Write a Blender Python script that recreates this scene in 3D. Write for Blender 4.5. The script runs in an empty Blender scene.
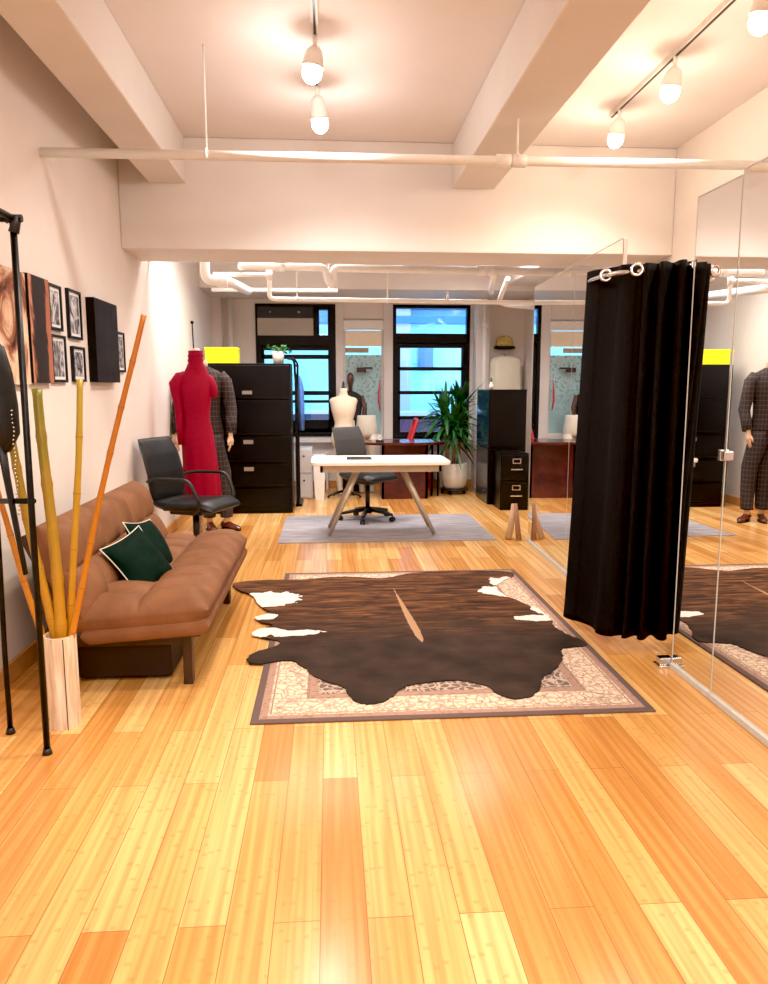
import bpy, bmesh, math, random
from mathutils import Vector, Matrix, Euler
random.seed(7)
C = bpy.context.scene.collection
PI = math.pi
R = math.radians
sc = bpy.context.scene
sc.cycles.use_denoising = True
sc.cycles.max_bounces = 10
sc.cycles.sample_clamp_indirect = 6.0
sc.view_settings.view_transform = 'Standard'
sc.view_settings.look = 'None'
sc.view_settings.exposure = 0.0
sc.view_settings.use_curve_mapping = True
cmap = sc.view_settings.curve_mapping
cmap.black_level = (.008,.008,.008)
H = 1.45

# ------------------------------------------------------------------ materials
class NT:
    """small helper around a node tree"""
    def __init__(s, m):
        m.use_nodes = True
        s.t = m.node_tree; s.n = s.t.nodes; s.l = s.t.links
        s.b = s.n.get('Principled BSDF')
        s.tc = None
    def coord(s, kind='Object'):
        if not s.tc: s.tc = s.n.new('ShaderNodeTexCoord')
        return s.tc.outputs[kind]
    def mapping(s, scale=(1,1,1), rot=(0,0,0), loc=(0,0,0), kind='Object'):
        m = s.n.new('ShaderNodeMapping')
        m.inputs['Scale'].default_value = scale; m.inputs['Rotation'].default_value = rot; m.inputs['Location'].default_value = loc
        s.l.new(s.coord(kind), m.inputs['Vector']); return m.outputs[0]
    def noise(s, vec, scale, detail=3, rough=.5, dist=0):
        x = s.n.new('ShaderNodeTexNoise'); x.inputs['Scale'].default_value = scale; x.inputs['Detail'].default_value = detail
        x.inputs['Roughness'].default_value = rough; x.inputs['Distortion'].default_value = dist
        s.l.new(vec, x.inputs['Vector']); return x.outputs['Fac']
    def ramp(s, fac, stops, interp='LINEAR'):
        r = s.n.new('ShaderNodeValToRGB'); cr = r.color_ramp; cr.interpolation = interp
        while len(cr.elements) < len(stops): cr.elements.new(.5)
        for e, (p, c) in zip(cr.elements, stops):
            e.position = p; e.color = tuple(c) + (1,) if len(c) == 3 else c
        s.l.new(fac, r.inputs[0]); return r.outputs[0]
    def mix(s, fac, a, b, mode='MIX'):
        x = s.n.new('ShaderNodeMix'); x.data_type = 'RGBA'; x.blend_type = mode
        for sock, v in ((x.inputs[0], fac), (x.inputs[6], a), (x.inputs[7], b)):
            if isinstance(v, (int, float)): sock.default_value = v
            elif isinstance(v, tuple): sock.default_value = v + (1,) if len(v) == 3 else v
            else: s.l.new(v, sock)
        return x.outputs[2]
    def math(s, op, a, b=None, c=None, clamp=False):
        x = s.n.new('ShaderNodeMath'); x.operation = op; x.use_clamp = clamp
        for i, v in enumerate((a, b, c)):
            if v is None: continue
            if isinstance(v, (int, float)): x.inputs[i].default_value = v
            else: s.l.new(v, x.inputs[i])
        return x.outputs[0]
    def sep(s, vec):
        x = s.n.new('ShaderNodeSeparateXYZ'); s.l.new(vec, x.inputs[0]); return x.outputs
    def bump(s, h, strength=.3, dist=.01):
        x = s.n.new('ShaderNodeBump'); x.inputs['Strength'].default_value = strength; x.inputs['Distance'].default_value = dist
        s.l.new(h, x.inputs['Height']); s.l.new(x.outputs[0], s.b.inputs['Normal'])
    def color(s, c): s.l.new(c, s.b.inputs['Base Color'])
    def set(s, **k):
        for a, v in k.items():
            s.b.inputs[a.replace('_', ' ')].default_value = v

def mat(name, col, rough=.5, metal=0, var=.06, scale=30, bump=0, spec=.5, coat=0, sheen=0, emis=None, es=0):
    m = bpy.data.materials.new(name); t = NT(m)
    v = t.mapping()
    n = t.noise(v, scale)
    lo = tuple(max(0, c*(1-var)) for c in col); hi = tuple(min(1, c*(1+var)) for c in col)
    t.color(t.ramp(n, [(.3, lo), (.7, hi)]))
    t.set(Roughness=rough, Metallic=metal)
    t.b.inputs['Specular IOR Level'].default_value = spec
    t.b.inputs['Coat Weight'].default_value = coat
    if sheen: t.b.inputs['Sheen Weight'].default_value = sheen
    if bump: t.bump(t.noise(v, scale*6), bump, .002)
    if emis:
        t.b.inputs['Emission Color'].default_value = emis + (1,); t.b.inputs['Emission Strength'].default_value = es
    return m

M = {}
M['wall'] = mat('wall_paint', (.85,.775,.725), .75, var=.02, scale=3, bump=.05, spec=.3)
M['ceil'] = mat('ceiling_paint', (.86,.80,.78), .8, var=.02, scale=2, spec=.2)
M['beam'] = mat('beam_paint', (.80,.745,.71), .7, var=.02, scale=3, spec=.3)
M['whitepipe'] = mat('white_pipe_paint', (.93,.90,.86), .4, var=.03, scale=10)
M['black_metal'] = mat('black_metal', (.012,.012,.013), .35, .6, var=.3)
M['cab_black'] = mat('black_cabinet_enamel', (.006,.006,.007), .3, var=.2, scale=5, spec=.25)
M['cab_grey'] = mat('charcoal_cabinet_side', (.05,.055,.065), .2, var=.15, scale=4)
M['chrome'] = mat('chrome', (.75,.75,.76), .18, 1, var=.05)
M['black_plastic'] = mat('black_plastic', (.014,.014,.015), .4, var=.2)
M['black_leather'] = mat('black_leather', (.012,.012,.013), .42, var=.25, scale=25, bump=.25, spec=.35)
M['grey_fabric'] = mat('grey_chair_fabric', (.045,.043,.042), .8, var=.15, scale=60, bump=.2)
M['white_gloss'] = mat('white_desktop', (.92,.90,.84), .25, var=.02, scale=4)
M['beige_metal'] = mat('beige_metal', (.50,.42,.32), .35, .3, var=.05)
M['maroon'] = mat('mahogany_wood', (.075,.012,.012), .22, var=.4, scale=6, coat=.3)
M['cream'] = mat('cream_linen', (.82,.68,.52), .8, var=.04, scale=40, bump=.15)
M['cream_white'] = mat('cream_white_form', (.80,.72,.60), .5, var=.03, scale=20)
M['red'] = mat('red_knit', (.30,.002,.026), .75, var=.12, scale=40, bump=.3, spec=.25)
M['red_cloth'] = mat('bright_red_cloth', (.75,.05,.06), .6, var=.1)
M['skin'] = mat('mannequin_skin', (.72,.48,.32), .45, var=.04)
M['dark_skin'] = mat('dark_brown_mannequin', (.11,.045,.03), .35, var=.2)
M['shoe'] = mat('oxblood_shoe_leather', (.11,.025,.016), .25, var=.3, coat=.4)
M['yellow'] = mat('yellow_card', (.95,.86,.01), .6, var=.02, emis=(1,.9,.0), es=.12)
M['pot_white'] = mat('white_glazed_pot', (.82,.78,.70), .35, var=.04, scale=8)
M['soil'] = mat('potting_soil', (.06,.035,.02), .95, var=.5, scale=60)
M['stem'] = mat('plant_trunk', (.42,.28,.17), .8, var=.25, scale=30, bump=.3)
M['dark_wood'] = mat('dark_wood', (.045,.02,.013), .4, var=.3, scale=12)
M['baseboard'] = mat('orange_oak_trim', (.62,.30,.10), .4, var=.15, scale=8)
M['frame_black'] = mat('window_frame_black', (.010,.010,.012), .45, var=.2, spec=.25)
M['ac_panel'] = mat('beige_ac_panel', (.50,.45,.38), .5, var=.05, scale=5)
M['rad'] = mat('radiator_paint', (.78,.76,.78), .45, var=.04)
M['curtain'] = mat('black_curtain_cloth', (.006,.006,.0078), .8, var=.3, scale=60, bump=.15, spec=.22)
M['tan'] = mat('tan_cloth', (.55,.36,.22), .8, var=.1, scale=20, bump=.2)
M['edge'] = mat('mirror_edge_glass', (.62,.63,.60), .2, var=.05)
M['backing'] = mat('mirror_backing', (.55,.52,.49), .6, var=.04)
M['bulb_warm'] = mat('warm_bulb', (1,.95,.85), .5, var=.01, emis=(1,.86,.62), es=14)
M['bulb_cool'] = mat('cool_bulb', (1,1,1), .5, var=.01, emis=(1,.96,.92), es=16)
M['green_velvet'] = mat('dark_green_velvet', (.003,.016,.011), .85, var=.3, scale=20, spec=.15)
M['piping'] = mat('pale_piping', (.75,.72,.62), .6, var=.05)
M['blue_cloth'] = mat('blue_garment', (.10,.25,.75), .7, var=.3, scale=15)
M['white_cloth'] = mat('white_cloth', (.92,.88,.72), .7, var=.04, scale=6)
M['orange_leather'] = mat('orange_leather', (.85,.33,.03), .45, var=.15)
M['gold'] = mat('gold_straw', (.62,.46,.16), .6, .2, var=.5, scale=50, bump=.6)
M['paper'] = mat('white_paper', (.9,.9,.9), .6, var=.02)
M['slot'] = mat('label_holder_metal', (.55,.52,.46), .35, .9, var=.1)

def m_floor():
    m = bpy.data.materials.new('bamboo_plank_floor'); t = NT(m)
    v = t.mapping(rot=(0,0,R(90)))
    b = t.n.new('ShaderNodeTexBrick'); t.l.new(v, b.inputs['Vector'])
    b.inputs['Scale'].default_value = 1.0
    b.inputs['Brick Width'].default_value = 1.18; b.inputs['Row Height'].default_value = .128
    b.inputs['Mortar Size'].default_value = .0013; b.inputs['Mortar Smooth'].default_value = .2
    b.offset = .37; b.offset_frequency = 2; b.squash = 1
    b.inputs['Color1'].default_value = (0,0,0,1); b.inputs['Color2'].default_value = (1,1,1,1); b.inputs['Mortar'].default_value = (.5,.5,.5,1)
    b.inputs['Bias'].default_value = 0
    base = t.ramp(b.outputs['Color'], [(0,(.66,.30,.082)),(.35,(.80,.42,.13)),(.7,(.88,.50,.18)),(1,(.95,.62,.26))])
    # lamella strips in each board
    st = t.mapping(scale=(47,1.1,1))
    wn = t.n.new('ShaderNodeTexNoise'); wn.inputs['Scale'].default_value = 1; wn.inputs['Detail'].default_value = 1
    t.l.new(st, wn.inputs['Vector'])
    strips = t.ramp(wn.outputs['Fac'], [(.35,(.70,.61,.50)),(.65,(1,1,1))])
    col = t.mix(.75, base, strips, 'MULTIPLY')
    # bamboo knuckles: short crosswise dashes
    vk = t.mapping(scale=(42,8.5,1))
    vo = t.n.new('ShaderNodeTexVoronoi'); vo.inputs['Scale'].default_value = 1; vo.inputs['Randomness'].default_value = .8
    t.l.new(vk, vo.inputs['Vector'])
    s = t.sep(vo.outputs['Position']); s2 = t.sep(vk)
    dy = t.math('ABSOLUTE', t.math('SUBTRACT', s[1], s2[1]))
    dx = t.math('ABSOLUTE', t.math('SUBTRACT', s[0], s2[0]))
    k = t.math('MULTIPLY', t.math('LESS_THAN', dy, .055), t.math('LESS_THAN', dx, .36))
    rnd = t.sep(vo.outputs['Color'])[0]
    k = t.math('MULTIPLY', k, t.math('GREATER_THAN', rnd, .55))
    col = t.mix(t.math('MULTIPLY', k, .3), col, (.50,.22,.06))
    gr = t.noise(t.mapping(scale=(160,3,1)), 1, 3)
    col = t.mix(.25, col, t.ramp(gr, [(.3,(.7,.62,.5)),(.7,(1,1,1))]), 'MULTIPLY')
    col = t.mix(b.outputs['Fac'], col, (.30,.12,.04))
    t.color(col)
    t.set(Roughness=.2)
    t.b.inputs['Specular IOR Level'].default_value = .45
    inv = t.math('SUBTRACT', 1, b.outputs['Fac'])
    t.bump(inv, .25, .002)
    return m
M['floor'] = m_floor()

def m_sofa():
    m = bpy.data.materials.new('brown_suede'); t = NT(m)
    v = t.mapping()
    n = t.noise(v, 6, 4)
    t.color(t.ramp(n, [(.3,(.19,.082,.038)),(.7,(.265,.122,.062))]))
    t.set(Roughness=.65); t.b.inputs['Specular IOR Level'].default_value = .25
    t.bump(t.noise(v, 14, 4, .6, .6), .35, .012)
    return m
M['sofa'] = m_sofa()

def m_tweed():
    m = bpy.data.materials.new('dark_check_tweed'); t = NT(m)
    s = t.sep(t.mapping())
    def stripe(sock, per, w):
        f = t.math('FRACT', t.math('MULTIPLY', sock, 1/per)); return t.math('LESS_THAN', f, w)
    xy = t.math('ADD', s[0], t.math('MULTIPLY', s[1], .8))
    a = stripe(xy, .045, .16); b = stripe(s[2], .05, .16)
    k = t.math('MAXIMUM', a, b)
    n = t.noise(t.mapping(), 140, 2)
    base = t.ramp(n, [(.4,(.008,.006,.007)),(.6,(.040,.024,.021))])
    t.color(t.mix(t.math('MULTIPLY', k, .3), base, (.20,.14,.12)))
    t.set(Roughness=.85); return m
M['tweed'] = m_tweed()

def m_bamboo(name, c1, c2):
    m = bpy.data.materials.new(name); t = NT(m)
    s = t.sep(t.mapping())
    g = t.ramp(t.math('ADD', t.math('MULTIPLY', s[2], .55), t.math('MULTIPLY', t.noise(t.mapping(), 5), .25)), [(.25,c1),(.85,c2)])
    st = t.noise(t.mapping(scale=(200,200,3)), 1, 2)
    t.color(t.mix(.3, g, t.ramp(st, [(.3,(.6,.5,.35)),(.7,(1,1,1))]), 'MULTIPLY'))
    t.set(Roughness=.35); return m
M['bamboo_olive'] = m_bamboo('olive_bamboo', (.62,.29,.02), (.20,.17,.015))
M['bamboo_gold'] = m_bamboo('golden_bamboo', (.66,.28,.015), (.42,.30,.03))
M['bamboo_orange'] = m_bamboo('orange_bamboo', (.66,.26,.015), (.42,.13,.010))
M['bamboo_node'] = mat('bamboo_node_ring', (.30,.14,.03), .5, var=.2)

def m_vase():
    m = bpy.data.materials.new('pale_wood_veneer'); t = NT(m)
    n = t.noise(t.mapping(scale=(60,60,5)), 1, 3, .5, .5)
    t.color(t.ramp(n, [(.3,(.62,.44,.30)),(.55,(.80,.66,.50)),(.75,(.92,.84,.72))]))
    t.set(Roughness=.4); return m
M['vase'] = m_vase()

def m_rug():
    m = bpy.data.materials.new('cream_oriental_rug'); t = NT(m)
    v = t.mapping(); s = t.sep(v)
    hx, hy = .9, 1.3
    d = t.math('MINIMUM', t.math('SUBTRACT', hx, t.math('ABSOLUTE', s[0])), t.math('SUBTRACT', hy, t.math('ABSOLUTE', s[1])))
    dn = t.math('MULTIPLY', d, 1/.6)
    D = (.14,.09,.08); P = (.42,.25,.19); Cc = (.80,.62,.46); K = (.30,.19,.15)
    def q(x): return x/.6
    ring = t.ramp(dn, [(0,D),(q(.028),D),(q(.030),P),(q(.062),P),(q(.064),Cc),(q(.075),K),(q(.080),Cc),(q(.225),Cc),(q(.23),K),(q(.245),P),(q(.27),P),(q(.275),K),(q(.285),(.16,.11,.095)),(q(.46),(.16,.11,.095)),(q(.47),Cc),(q(.49),P),(q(.52),Cc)], 'CONSTANT')
    # floral scrolls
    w = t.n.new('ShaderNodeTexVoronoi'); w.feature = 'DISTANCE_TO_EDGE'; w.inputs['Scale'].default_value = 24
    nz = t.n.new('ShaderNodeTexNoise'); nz.inputs['Scale'].default_value = 12
    t.l.new(v, nz.inputs['Vector'])
    vm = t.n.new('ShaderNodeVectorMath'); vm.operation = 'MULTIPLY_ADD'
    t.l.new(nz.outputs['Color'], vm.inputs[0]); vm.inputs[1].default_value = (.08,.08,.08); t.l.new(v, vm.inputs[2])
    t.l.new(vm.outputs[0], w.inputs['Vector'])
    scroll = t.math('LESS_THAN', w.outputs['Distance'], .10)
    inborder = t.math('MULTIPLY', t.math('GREATER_THAN', d, .03), 1)
    fac = t.math('MULTIPLY', t.math('MULTIPLY', scroll, inborder), .75)
    isdark = t.math('MULTIPLY', t.math('GREATER_THAN', d, .285), t.math('LESS_THAN', d, .46))
    patcol = t.mix(isdark, (.42,.27,.20), (.66,.52,.40))
    col = t.mix(fac, ring, patcol)
    sp = t.noise(v, 45, 3)
    spots = t.math('MULTIPLY', t.math('GREATER_THAN', sp, .60), inborder)
    col = t.mix(t.math('MULTIPLY', spots, .5), col, (.22,.12,.09))
    t.color(col); t.set(Roughness=.95)
    t.bump(t.noise(v, 400, 2), .3, .002)
    return m
M['rug'] = m_rug()

def m_mat():
    m = bpy.data.materials.new('faded_grey_rug'); t = NT(m)
    n = t.noise(t.mapping(scale=(3,26,1)), 1, 5, .7, .4)
    n2 = t.noise(t.mapping(), 7, 4)
    c = t.mix(n2, (.22,.21,.23), (.36,.33,.35))
    t.color(t.mix(.5, c, t.ramp(n, [(.35,(.13,.14,.18)),(.6,(.52,.47,.48))])))
    t.set(Roughness=.9); return m
M['mat'] = m_mat()

SX, SYc, SA = .475, 4.58, 3.5
def m_hide(ox, oy):
    """ox, oy: object origin, so patch centres can be written in room coordinates"""
    m = bpy.data.materials.new('brindle_cowhide'); t = NT(m)
    v = t.mapping()
    n = t.noise(t.mapping(scale=(2.2,16,1)), 1.3, 6, .65, 1.2)
    col = t.ramp(n, [(.36,(.024,.011,.006)),(.5,(.085,.036,.017)),(.64,(.25,.10,.036))])
    s = t.sep(v)
    # nearer half is darker and plainer
    near = t.math('MULTIPLY_ADD', s[1], 1.3, .55, clamp=True)
    plain = t.ramp(t.noise(v, 5, 4), [(.35,(.028,.018,.014)),(.7,(.062,.038,.028))])
    col = t.mix(near, plain, col)
    nd = t.math('MULTIPLY', t.math('SUBTRACT', t.noise(v, 14, 3), .5), 1.1)
    def ell(cx, cy, rx, ry, ang=0):
        mp = t.n.new('ShaderNodeMapping'); mp.vector_type = 'TEXTURE'
        mp.inputs['Location'].default_value = (cx-ox, cy-oy, 0); mp.inputs['Rotation'].default_value = (0,0,R(ang)); mp.inputs['Scale'].default_value = (rx, ry, 1)
        t.l.new(t.coord(), mp.inputs['Vector'])
        q = t.sep(mp.outputs[0])
        d = t.math('SQRT', t.math('ADD', t.math('MULTIPLY', q[0], q[0]), t.math('MULTIPLY', q[1], q[1])))
        return t.math('LESS_THAN', t.math('ADD', d, nd), 1)
    tot = None
    for e in [(-.46,4.93,.26,.17,10),(-.45,4.55,.10,.07,0),(-.42,4.25,.14,.08,0),(-.22,4.22,.16,.05,5),
              (1.20,5.02,.16,.13,-10),(1.30,5.25,.13,.16,0),(1.30,4.40,.16,.06,0),(1.36,4.62,.06,.2,0)]:
        x = ell(*e); tot = x if tot is None else t.math('MAXIMUM', tot, x)
    col = t.mix(tot, col, (.86,.78,.72))
    mp = t.n.new('ShaderNodeMapping'); mp.vector_type = 'TEXTURE'
    mp.inputs['Location'].default_value = (SX-ox, SYc-oy, 0); mp.inputs['Rotation'].default_value = (0,0,R(SA)); mp.inputs['Scale'].default_value = (.038,.57,1)
    t.l.new(t.coord(), mp.inputs['Vector']); q = t.sep(mp.outputs[0])
    # tapered streak: wide near the tail, thin toward the far end
    wd = t.math('MULTIPLY', t.math('SQRT', t.math('SUBTRACT', 1, t.math('MULTIPLY', q[1], q[1]), clamp=True)), t.math('MULTIPLY_ADD', q[1], -.40, .50))
    wd = t.math('ADD', wd, t.math('MULTIPLY', nd, .35))
    sm = t.math('MULTIPLY', t.math('LESS_THAN', t.math('ABSOLUTE', q[0]), wd), t.math('LESS_THAN', t.math('ABSOLUTE', q[1]), 1))
    col = t.mix(t.math('MULTIPLY', sm, .8), col, (.50,.30,.17))
    t.color(col); t.set(Roughness=.75); t.b.inputs['Specular IOR Level'].default_value = .15
    t.bump(n, .3, .006)
    return m

def m_glass(name, tint, tr=.9):
    m = bpy.data.materials.new(name); t = NT(m)
    t.n.remove(t.b)
    a = t.n.new('ShaderNodeBsdfTransparent'); a.inputs[0].default_value = tint + (1,)
    g = t.n.new('ShaderNodeBsdfGlossy'); g.inputs['Roughness'].default_value = .03
    x = t.n.new('ShaderNodeMixShader'); x.inputs[0].default_value = 1-tr
    t.l.new(a.outputs[0], x.inputs[1]); t.l.new(g.outputs[0], x.inputs[2])
    t.l.new(x.outputs[0], t.n['Material Output'].inputs[0]); return m
M['glass'] = m_glass('window_glass', (.93,.98,1.0), .93)
def m_mirror():
    m = bpy.data.materials.new('mirror_silver'); t = NT(m)
    n = t.noise(t.mapping(), 2)
    t.color(t.ramp(n, [(0,(.90,.90,.885)),(1,(.93,.93,.915))]))
    t.set(Roughness=.008, Metallic=1); return m
M['mirror'] = m_mirror()

def m_photo(name, seed, cols, sx=8, sz=8):
    m = bpy.data.materials.new(name); t = NT(m)
    n = t.noise(t.mapping(scale=(sx,sx,sz), loc=(seed*3.1,seed*1.7,seed)), 1, 5, .6, 1.5)
    t.color(t.ramp(n, cols)); t.set(Roughness=.5); t.b.inputs['Specular IOR Level'].default_value = .15; return m
BW = [(.36,(.02,.02,.025)),(.48,(.22,.21,.23)),(.56,(.5,.48,.5)),(.66,(.8,.77,.76))]
M['copper_art'] = m_photo('copper_portrait_print', 1, [(.38,(.02,.014,.013)),(.5,(.09,.035,.025)),(.58,(.45,.16,.09)),(.68,(.8,.45,.28))], 5, 3)

def m_facade():
    m = bpy.data.materials.new('pale_neighbour_facade'); t = NT(m)
    s = t.sep(t.mapping())
    f = t.math('FRACT', t.math('MULTIPLY', s[2], 1/.42))
    line = t.math('LESS_THAN', f, .12)
    col = t.mix(t.math('MULTIPLY', line, .35), (.22,.78,.98), (.12,.45,.85))
    n = t.noise(t.mapping(), .9, 2)
    col = t.mix(t.math('MULTIPLY', n, .45), col, (.85,1,1))
    t.color(col); t.set(Roughness=.9); return m
M['facade'] = m_facade()
M['facade_blue'] = mat('blue_cornice', (.05,.22,.65), .8, var=.1, scale=2)  # blue base colour of the cornice bands
M['facade_lilac'] = mat('lilac_grey_pier', (.45,.50,.78), .8, var=.05, scale=2)
M['facade_window'] = mat('blue_neighbour_window', (.07,.22,.55), .3, var=.2, scale=2)
def m_frost():
    m = bpy.data.materials.new('teal_frosted_glass'); t = NT(m)
    s = t.sep(t.mapping())
    n = t.noise(t.mapping(), 22, 4)
    g = t.math('MULTIPLY_ADD', s[2], 1.6, -.25, clamp=True)
    sp = t.math('MULTIPLY', t.math('GREATER_THAN', n, .56), g)
    base = t.ramp(t.noise(t.mapping(scale=(2,2,1)), 1.5), [(.3,(.30,.38,.37)),(.7,(.42,.62,.64))])
    t.color(t.mix(t.math('MULTIPLY', sp, .7), base, (.07,.22,.27)))
    t.set(Roughness=.12); t.b.inputs['Emission Color'].default_value = (.35,.55,.56,1); t.b.inputs['Emission Strength'].default_value = .12
    return m
M['frost'] = m_frost()
M['leaf'] = mat('strap_leaf_green', (.035,.14,.04), .4, var=.55, scale=9)
M['leaf2'] = mat('trailing_leaf_green', (.06,.20,.05), .5, var=.4, scale=20)

# ------------------------------------------------------------------ mesh builder
ORG = {}
def v3(a): return Vector(a)
class MB:
    def __init__(s): s.v = []; s.f = []; s.sm = []
    def add(s, vs, fs, smooth=False):
        o = len(s.v); s.v += [tuple(x) for x in vs]
        for f in fs: s.f.append(tuple(i+o for i in f)); s.sm.append(smooth)
        return s
    def box(s, c, d, rot=None):
        hx, hy, hz = d[0]/2, d[1]/2, d[2]/2
        vs = [Vector((x,y,z)) for x in (-hx,hx) for y in (-hy,hy) for z in (-hz,hz)]
        if rot is not None:
            m = Euler(rot).to_matrix() if not isinstance(rot, Matrix) else rot
            vs = [m @ x for x in vs]
        vs = [x + Vector(c) for x in vs]
        return s.add(vs, [(0,1,3,2),(4,6,7,5),(0,4,5,1),(2,3,7,6),(0,2,6,4),(1,5,7,3)])
    def b2(s, a, b):
        return s.box([(a[i]+b[i])/2 for i in range(3)], [abs(b[i]-a[i]) for i in range(3)])
    def rings(s, rs, caps=True, smooth=True, closed=False):
        n = len(rs[0]); vs = [p for r in rs for p in r]; fs = []
        k = len(rs)
        for i in range(k if closed else k-1):
            j = (i+1) % k
            for a in range(n):
                b = (a+1) % n
                fs.append((i*n+a, i*n+b, j*n+b, j*n+a))
        s.add(vs, fs, smooth)
        if caps and not closed:
            o = len(s.v)-len(vs)
            s.f.append(tuple(o+i for i in range(n))[::-1]); s.sm.append(False)
            s.f.append(tuple(o+(k-1)*n+i for i in range(n))); s.sm.append(False)
        return s
    def tube(s, path, r, n=12, caps=True, flat=1.0, up=(0,0,1)):
        P = [Vector(p) for p in path]
        if not isinstance(r, (list,tuple)): r = [r]*len(P)
        rs = []; prev = None
        for i, p in enumerate(P):
            t = (P[min(i+1,len(P)-1)] - P[max(i-1,0)]).normalized()
            if prev is None:
                u = Vector(up)
                if abs(t.dot(u)) > .95: u = Vector((1,0,0))
                a = (u - t*u.dot(t)).normalized()
            else:
                a = (prev - t*prev.dot(t)).normalized()
            prev = a; b = t.cross(a)
            rs.append([p + (a*math.cos(2*PI*k/n)*flat + b*math.sin(2*PI*k/n))*r[i] for k in range(n)])
        return s.rings(rs, caps)
    def cyl(s, a, b, r, r2=None, n=16, caps=True): return s.tube([a,b], [r, r if r2 is None else r2], n, caps)
    def loft(s, secs, n=28, caps=True, mod=None):
        """secs: (cx,cy,z,rx,ry[,twist]) horizontal elliptical sections"""
        rs = []
        for q in secs:
            cx,cy,z,rx,ry = q[:5]; tw = q[5] if len(q) > 5 else 0
            ring = []
            for k in range(n):
                a = 2*PI*k/n; f = mod(a, z) if mod else 1
                x = rx*math.cos(a)*f; y = ry*math.sin(a)*f
                ring.append(Vector((cx + x*math.cos(tw)-y*math.sin(tw), cy + x*math.sin(tw)+y*math.cos(tw), z)))
            rs.append(ring)
        return s.rings(rs, caps)
    def ball(s, c, r, n=14, m=9):
        if not isinstance(r, (list,tuple)): r = (r,r,r)
        rs = []
        for i in range(m+1):
            t = PI*(.02 + .96*i/m)
            rs.append([Vector((c[0]+r[0]*math.sin(t)*math.cos(2*PI*k/n), c[1]+r[1]*math.sin(t)*math.sin(2*PI*k/n), c[2]-r[2]*math.cos(t))) for k in range(n)])
        return s.rings(rs)
    def torus(s, c, R_, r, axis=(0,1,0), n=22, m=8):
        ax = Vector(axis).normalized(); a = ax.orthogonal().normalized(); b = ax.cross(a)
        rs = []
        for i in range(n):
            t = 2*PI*i/n; d = a*math.cos(t)+b*math.sin(t)
            rs.append([Vector(c)+d*(R_+r*math.cos(2*PI*k/m))+ax*r*math.sin(2*PI*k/m) for k in range(m)])
        return s.rings(rs, closed=True)
    def grid(s, fn, nu, nv, smooth=True):
        vs = [fn(i/nu, j/nv) for i in range(nu+1) for j in range(nv+1)]
        fs = [(i*(nv+1)+j, (i+1)*(nv+1)+j, (i+1)*(nv+1)+j+1, i*(nv+1)+j+1) for i in range(nu) for j in range(nv)]
        return s.add(vs, fs, smooth)
    def build(s, name, m, parent=None, bevel=0, solid=0, org=None, fixn=True):
        xs = [p[0] for p in s.v]; ys = [p[1] for p in s.v]; zs = [p[2] for p in s.v]
        if parent is not None: o = ORG[parent.name]
        else: o = Vector(org) if org is not None else Vector(((min(xs)+max(xs))/2, (min(ys)+max(ys))/2, min(zs)))
        me = bpy.data.meshes.new(name)
        me.from_pydata([tuple(Vector(p)-o) for p in s.v], [], s.f)
        for p, k in zip(me.polygons, s.sm): p.use_smooth = k
        me.materials.append(m if not isinstance(m, str) else M[m])
        if fixn:
            bm = bmesh.new(); bm.from_mesh(me); bmesh.ops.recalc_face_normals(bm, faces=bm.faces); bm.to_mesh(me); bm.free()
        me.update()
        ob = bpy.data.objects.new(name, me); C.objects.link(ob)
        if parent is not None:
            ob.parent = parent; ORG[ob.name] = o.copy()
        else:
            ob.location = o; ORG[ob.name] = o.copy()
        if solid:
            md = ob.modifiers.new('solid', 'SOLIDIFY'); md.thickness = solid; md.offset = 0
        if bevel:
            md = ob.modifiers.new('bevel', 'BEVEL'); md.width = bevel; md.segments = 2; md.limit_method = 'ANGLE'
            for p in me.polygons: p.use_smooth = p.use_smooth
        return ob
def tag(o, label, cat, group=None):
    o['label'] = label; o['category'] = cat
    if group: o['group'] = group
    return o
def thing(name, label, cat, loc=(0,0,0), group=None):
    o = bpy.data.objects.new(name, None); C.objects.link(o); o.location = loc
    o.empty_display_size = .1
    ORG[o.name] = Vector(loc); return tag(o, label, cat, group)
def struct(o): o['kind'] = 'structure'; return o
def copy_tree(o, parent=None):
    c = o.copy(); C.objects.link(c)
    if parent is not None: c.parent = parent
    for ch in [x for x in C.objects if x.parent == o]: copy_tree(ch, c)
    return c
def box1(name, a, b, m, parent=None, bevel=0): return MB().b2(a, b).build(name, m, parent, bevel)

# ------------------------------------------------------------------ room shell
XL, XR, YB, YF, ZC = -1.6, 2.8, 10.7, -3.2, 3.34
struct(box1('floor', (XL-.2,YF-.2,-.1), (XR+.2,YB+.25,0), 'floor'))
struct(box1('ceiling', (XL-.2,YF-.2,ZC), (XR+.2,YB+.25,ZC+.12), 'ceil'))
struct(box1('wall_left', (XL-.15,YF,0), (XL,YB,ZC), 'wall'))
struct(box1('wall_right', (XR,YF,0), (XR+.15,YB,ZC), 'wall'))
struct(box1('wall_front', (XL-.15,YF-.15,0), (XR+.15,YF,ZC), 'wall'))
# back wall with three openings
W1 = (-1.03,.09,.74,2.6); W2 = (.20,.77,.74,2.40); W3 = (.90,2.01,.70,2.6)
w = MB()
xs = [XL-.15, W1[0], W1[1], W2[0], W2[1], W3[0], W3[1], XR+.15]
for i in (0,2,4,6): w.b2((xs[i],YB,0), (xs[i+1],YB+.2,ZC))
for q in (W1,W2,W3):
    w.b2((q[0],YB,0), (q[1],YB+.2,q[2])); w.b2((q[0],YB,q[3]), (q[1],YB+.2,ZC))
struct(w.build('wall_back', 'wall'))
struct(box1('baseboard_left', (XL,YF,0), (XL+.018,YB,.10), 'baseboard', bevel=.004))
struct(box1('baseboard_back', (XL,YB-.018,0), (XR,YB,.10), 'baseboard', bevel=.004))
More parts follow.
